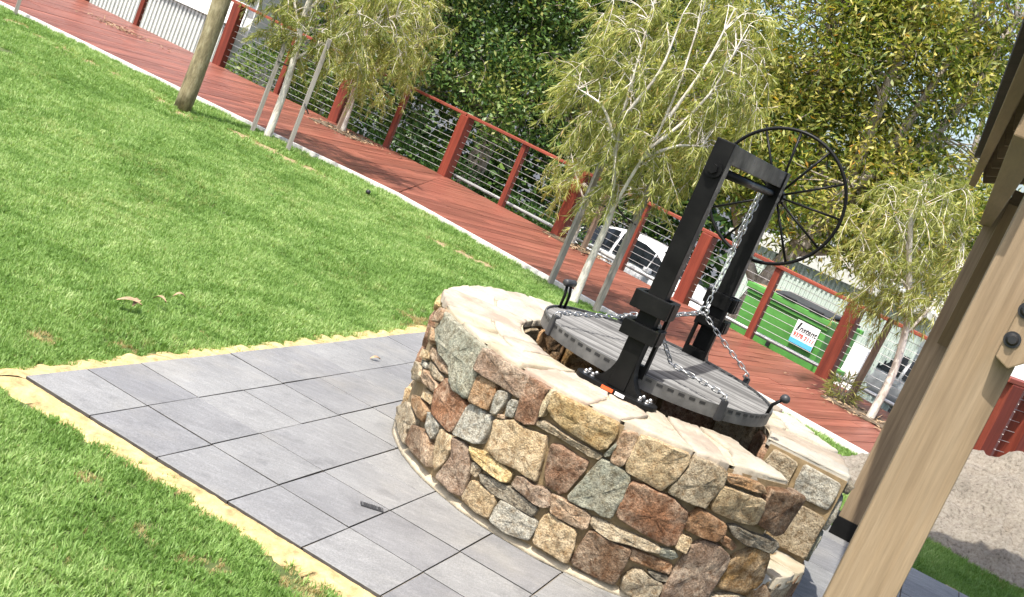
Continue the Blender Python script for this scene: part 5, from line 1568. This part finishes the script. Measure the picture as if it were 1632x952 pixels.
broad_tree('spreading_tree', 'large yellow-green tree with grey limbs behind the hoist wheel', (3.3, 18.6, YARD),
           [([(0, 0, 0), (.2, -.1, 1.1), (.5, -.2, 2.2), (.75, -.35, 3.4), (.6, -.5, 4.6), (.55, -.4, 6.2)], .17, .06), ([(.2, 0, 1.2), (-.5, 0, 2.0), (-1.2, 0, 3.2), (-1.8, 0, 4.2)], .10, .03), ([(.5, -.4, 2.1), (1.1, -.35, 3.6), (1.15, -.5, 4.7), (1.4, -.4, 6.2)], .11, .04),
            ([(.7, -.7, 3.2), (1.6, -.3, 4.2), (1.9, -.4, 5.4), (2.0, -.3, 6.4)], .09, .03), ([(.4, 0, 1.9), (1.5, 0, 2.4), (2.4, 0, 3.3)], .09, .03), ([(.55, 0, 3.0), (-.2, 0, 4.2), (-.6, 0, 5.6)], .08, .03)], .2,
           [((-1.3, -.2, 3.5), (1.6, 1.0, 1.3)), ((.2, -.3, 3.1), (1.7, 1.0, 1.15)), ((1.9, -.3, 3.2), (1.4, 1.0, 1.2)), ((-.8, 0, 5.1), (1.9, 1.1, 1.3)), ((.9, 0, 5.2), (1.5, 1.1, 1.3)), ((.9, 0, 6.3), (1.7, 1.0, 1.0))],
           56000, 'leaf_gold', 'greybark', 42, (.09, .17), (.026, .050), (.13, .36), group='large trees behind the fence', droop=.25, hot=.015)
broad_tree('spreading_tree', 'thin pale tree behind the shelter roof with sky showing through', (7.6, 21.5, YARD), [([(0, 0, 0), (-.2, 0, 2.5), (.2, 0, 4.5), (.3, 0, 7)], .16, .05), ([(-.1, 0, 2.6), (-1, 0, 4.2), (-1.3, 0, 6)], .09, .03), ([(0, 0, 3.2), (1.0, 0, 4.6), (1.4, 0, 6)], .09, .03)], .16,
           [((-1.2, 0, 3.3), (1.5, 1, 1.5)), ((.2, 0, 4.2), (1.6, 1, 1.6)), ((-.6, 0, 6.3), (1.9, 1, 1.2)), ((1.5, 0, 3.0), (1.3, 1, 1.4))], 6500, 'leaf_gold', 'greybark', 43, (.10, .17), (.03, .05), (.16, .34), group='large trees behind the fence', tone=(.42, .2))
broad_tree('dense_tree', 'dark leafy tree filling the gap between the pole and the middle fence posts', (-5.2, 23.0, YARD), [([(0, 0, 0), (.1, 0, 2), (0, 0, 4.6)], .2, .06)], .2,
           [((.9, 0, 2.6), (1.7, 1.1, 2.2)), ((.6, 0, 4.6), (2.2, 1.1, 1.8))], 22000, 'leaf_dark', 'greybark', 44, (.07, .12), (.035, .055), group='large trees behind the fence', tone=(.55, .2))
broad_tree('dense_tree', 'dark tree in the shade behind the white-barked young tree', (1.0, 28.0, STREET), [([(0, 0, 0), (.1, 0, 2), (0, 0, 5)], .2, .06)], .2,
           [((0, 0, 2.0), (1.6, 1.0, 1.6)), ((.2, 0, 4.2), (2.0, 1.1, 2.0))], 20000, 'leaf_dark', 'greybark', 45, (.07, .12), (.035, .055), group='large trees behind the fence', tone=(.4, .2))

def shrub(label, base, blobs, n, mat, seed, leafL=(.06, .11), leafW=(.03, .05), tone=(.55, .22)):
    rng = np.random.default_rng(seed)
    root = thing('shrub', label, 'shrub', base, 0, 'shrubs below the fence')
    P, D = [], []
    tb = Tubes()
    for c, r in blobs:
        c, r = np.array(c), np.array(r); m = n // len(blobs)
        d = rng.normal(size=(m, 3)); d /= np.linalg.norm(d, axis=1)[:, None]
        rad = rng.uniform(.3, 1, m)[:, None] ** .5
        P.append(c + d * r * rad); D.append(d + rng.normal(size=(m, 3)) * .6)
        for k in range(8):
            e = rng.normal(size=3); e /= np.linalg.norm(e)
            tb.add(curve((c[0], c[1], 0), c + e * r * .9, rng, .1, 6), .014, .004, 4)
    P, D = np.concatenate(P), np.concatenate(D); m = len(P)
    V, F = leaves(P, D, rng.uniform(*leafL, m), rng.uniform(*leafW, m), rng, .1)
    tb.build('stems', M['greybark'], root)
    np_mesh('foliage', V, F, M[mat], root, attr=np.clip(rng.normal(tone[0], tone[1], m), 0, 1))
    return root
shrub('bright leafy shrub behind the fence beside the round pole', (-5.3, 20.4, YARD), [((0, 0, .9), (.9, .6, .8)), ((.9, -.2, .7), (.8, .5, .7))], 5200, 'leaf_shrub', 51, tone=(.62, .22))
shrub('shrub with leaves darkened for shade at the foot of the dense tree behind the fence', (-2.6, 19.6, YARD), [((0, 0, .6), (.9, .5, .6)), ((.9, -.3, .6), (.7, .5, .6))], 4200, 'leaf_dark', 52, tone=(.2, .12))  # low leaf tone paints in the shade under the dense tree
shrub('low shrub with shade-darkened leaves below the wires in the middle of the fence', (-.4, 18.9, YARD), [((0, 0, .5), (.8, .5, .5)), ((.7, -.3, .5), (.6, .4, .5))], 3200, 'leaf_dark', 53, tone=(.25, .12))  # leaf tone lowered likewise, shade put into the colour
shrub('small green shrub below the fence right of the bin', (4.7, 12.6, YARD), [((0, 0, .6), (.5, .4, .55)), ((.6, -.4, .5), (.4, .4, .5))], 2600, 'leaf_shrub', 54)
shrub('tufty low plant growing in the deck pit at the right', (3.28, 11.12, -.02), [((0, 0, .14), (.16, .14, .14))], 420, 'leaf_pep', 55, (.08, .13), (.008, .012))

# far-off trees closing the view
rng = np.random.default_rng(77)
P, D = [], []
for k in range(900):
    x = rng.uniform(-16, 6.0); y = rng.uniform(28, 31)
    if x > 3.0 and rng.random() < .5: continue
    top = 7.5 if x < 2 else 4.5
    c = np.array([x, y, rng.uniform(STREET, top)]); nl = 40
    q = rng.normal(size=(nl, 3)) * .45; P.append(c + q); D.append(q + rng.normal(size=(nl, 3)) * .3)
P, D = np.concatenate(P), np.concatenate(D); m = len(P)
V, F = leaves(P, D, rng.uniform(.22, .38, m), rng.uniform(.14, .22, m), rng, .1)
o = np_mesh('far_trees', V, F, M['leaf_dark'], attr=np.clip(rng.normal(.35, .2, m), 0, 1))
tag(o, 'dark mass of distant trees behind the street', 'trees', kind='stuff')

# ================================================================== SMALL THINGS
def litter(cx, cy, rx, ry, n, seed, label, rot=0.0):
    rng = np.random.default_rng(seed)
    P = np.c_[rng.normal(0, rx * .5, n), rng.normal(0, ry * .5, n)]
    c, s = math.cos(rot), math.sin(rot)
    P = np.c_[cx + P[:, 0] * c - P[:, 1] * s, cy + P[:, 0] * s + P[:, 1] * c, rng.uniform(.006, .03, n)]
    D = np.c_[rng.normal(size=(n, 2)), rng.normal(0, .12, n)]
    D /= np.linalg.norm(D, axis=1)[:, None]
    S = np.c_[-D[:, 1], D[:, 0], rng.normal(0, .15, n)]
    L = rng.uniform(.05, .10, n)[:, None]; W = rng.uniform(.018, .035, n)[:, None]
    m = P + D * L * .5
    V = np.stack([P, m - S * W * .5 + [0, 0, .006], P + D * L, m + S * W * .5 + [0, 0, .006]], 1).reshape(-1, 3)
    o = np_mesh('leaf_litter', V, np.arange(4 * n).reshape(n, 4), M['dryleaf'])
    return tag(o, label, 'leaf litter', kind='stuff')
def soil_pit(cx, cy, w, d, rot, name_label):
    o = MB().box((0, 0, 0), (w, d, .012)).build('tree_pit', M['soil']); o.location = (cx, cy, .007); o.rotation_euler = (0, 0, rot)
    o['kind'] = 'structure'; o['label'] = name_label
    return o
lr = math.atan2(eL.y, eL.x)
soil_pit(-3.1, 16.2, .8, .55, lr, 'square soil pit in the deck under the bushy tree'); litter(-3.0, 16.1, .7, .4, 170, 61, 'brown fallen leaves round the bushy tree in the deck pit', lr)
soil_pit(0.45, 14.5, .7, .5, hd, 'square soil pit in the deck behind the white-barked tree'); litter(0.6, 14.25, .5, .35, 120, 62, 'brown fallen leaves behind the white-barked tree', hd)
soil_pit(3.5, 10.85, .8, .5, hd, 'square soil pit in the deck at the right'); litter(3.55, 10.75, .65, .35, 150, 63, 'brown fallen leaves round the right-hand deck pit', hd)
litter(-6.9, 17.2, .7, .3, 160, 64, 'brown fallen leaves on the deck at the top left', lr)

def fallen_leaf(x, y, rz, L, label, curl=.02):
    v, f = [], []
    n = 7
    for k in range(n):
        t = k / (n - 1); w = .16 * L * math.sin(math.pi * min(1, t * .95 + .05)) + .001
        z = curl * math.sin(t * 3.0)
        v += [(L * (t - .5), -w, z + .006), (L * (t - .5), 0, z), (L * (t - .5), w, z + .006)]
    for k in range(n - 1):
        for j in range(2): f.append((k * 3 + j, k * 3 + 3 + j, k * 3 + 4 + j, k * 3 + 1 + j))
    o = new_obj('fallen_leaf', v, f, M['dryleaf'], smooth=True); o.location = (x, y, .012); o.rotation_euler = (.1, -.1, rz)
    return tag(o, label, 'leaf', 'dry leaves on the lawn')
fallen_leaf(-1.55, 4.98, .3, .11, 'largest curled dry leaf on the lawn left of the paving')
fallen_leaf(-1.53, 5.01, 1.6, .08, 'dry leaf crossing under the largest leaf on the lawn')
fallen_leaf(-1.49, 5.20, -.2, .07, 'small tan leaf in the lawn between two other dry leaves')
fallen_leaf(-1.46, 5.38, .6, .06, 'small curled leaf in the lawn furthest from the paving corner')
o = fallen_leaf(-.52, 5.78, .7, .06, 'small brown leaf lying on the paving left of the fire pit', .012); o.location.z = .004; o['group'] = 'dry leaves on the paving'

o = MB().lathe((0, 0, 0), [(.022, 0), (.025, .014), (.022, .03), (.013, .038), (.004, .04)], 16).build('sprinkler_head', M['blackplastic'], smooth=True); o.location = (-1.73, 11.5, -.01)
tag(o, 'small black sprinkler head in the lawn near the edging', 'sprinkler')
gr = MB().box((0, 0, .0), (.085, .032, .004)).build('drain_grate', M['dark_steel']); gr.location = (-.165, 3.935, .0022); gr.rotation_euler = (0, 0, math.radians(15))
tag(gr, 'small dark drain slot set in one paver', 'drain')
for k in range(9):
    MB().box((-.036 + k * .009, 0, .003), (.003, .028, .003)).build('slat', M['steel'], gr)
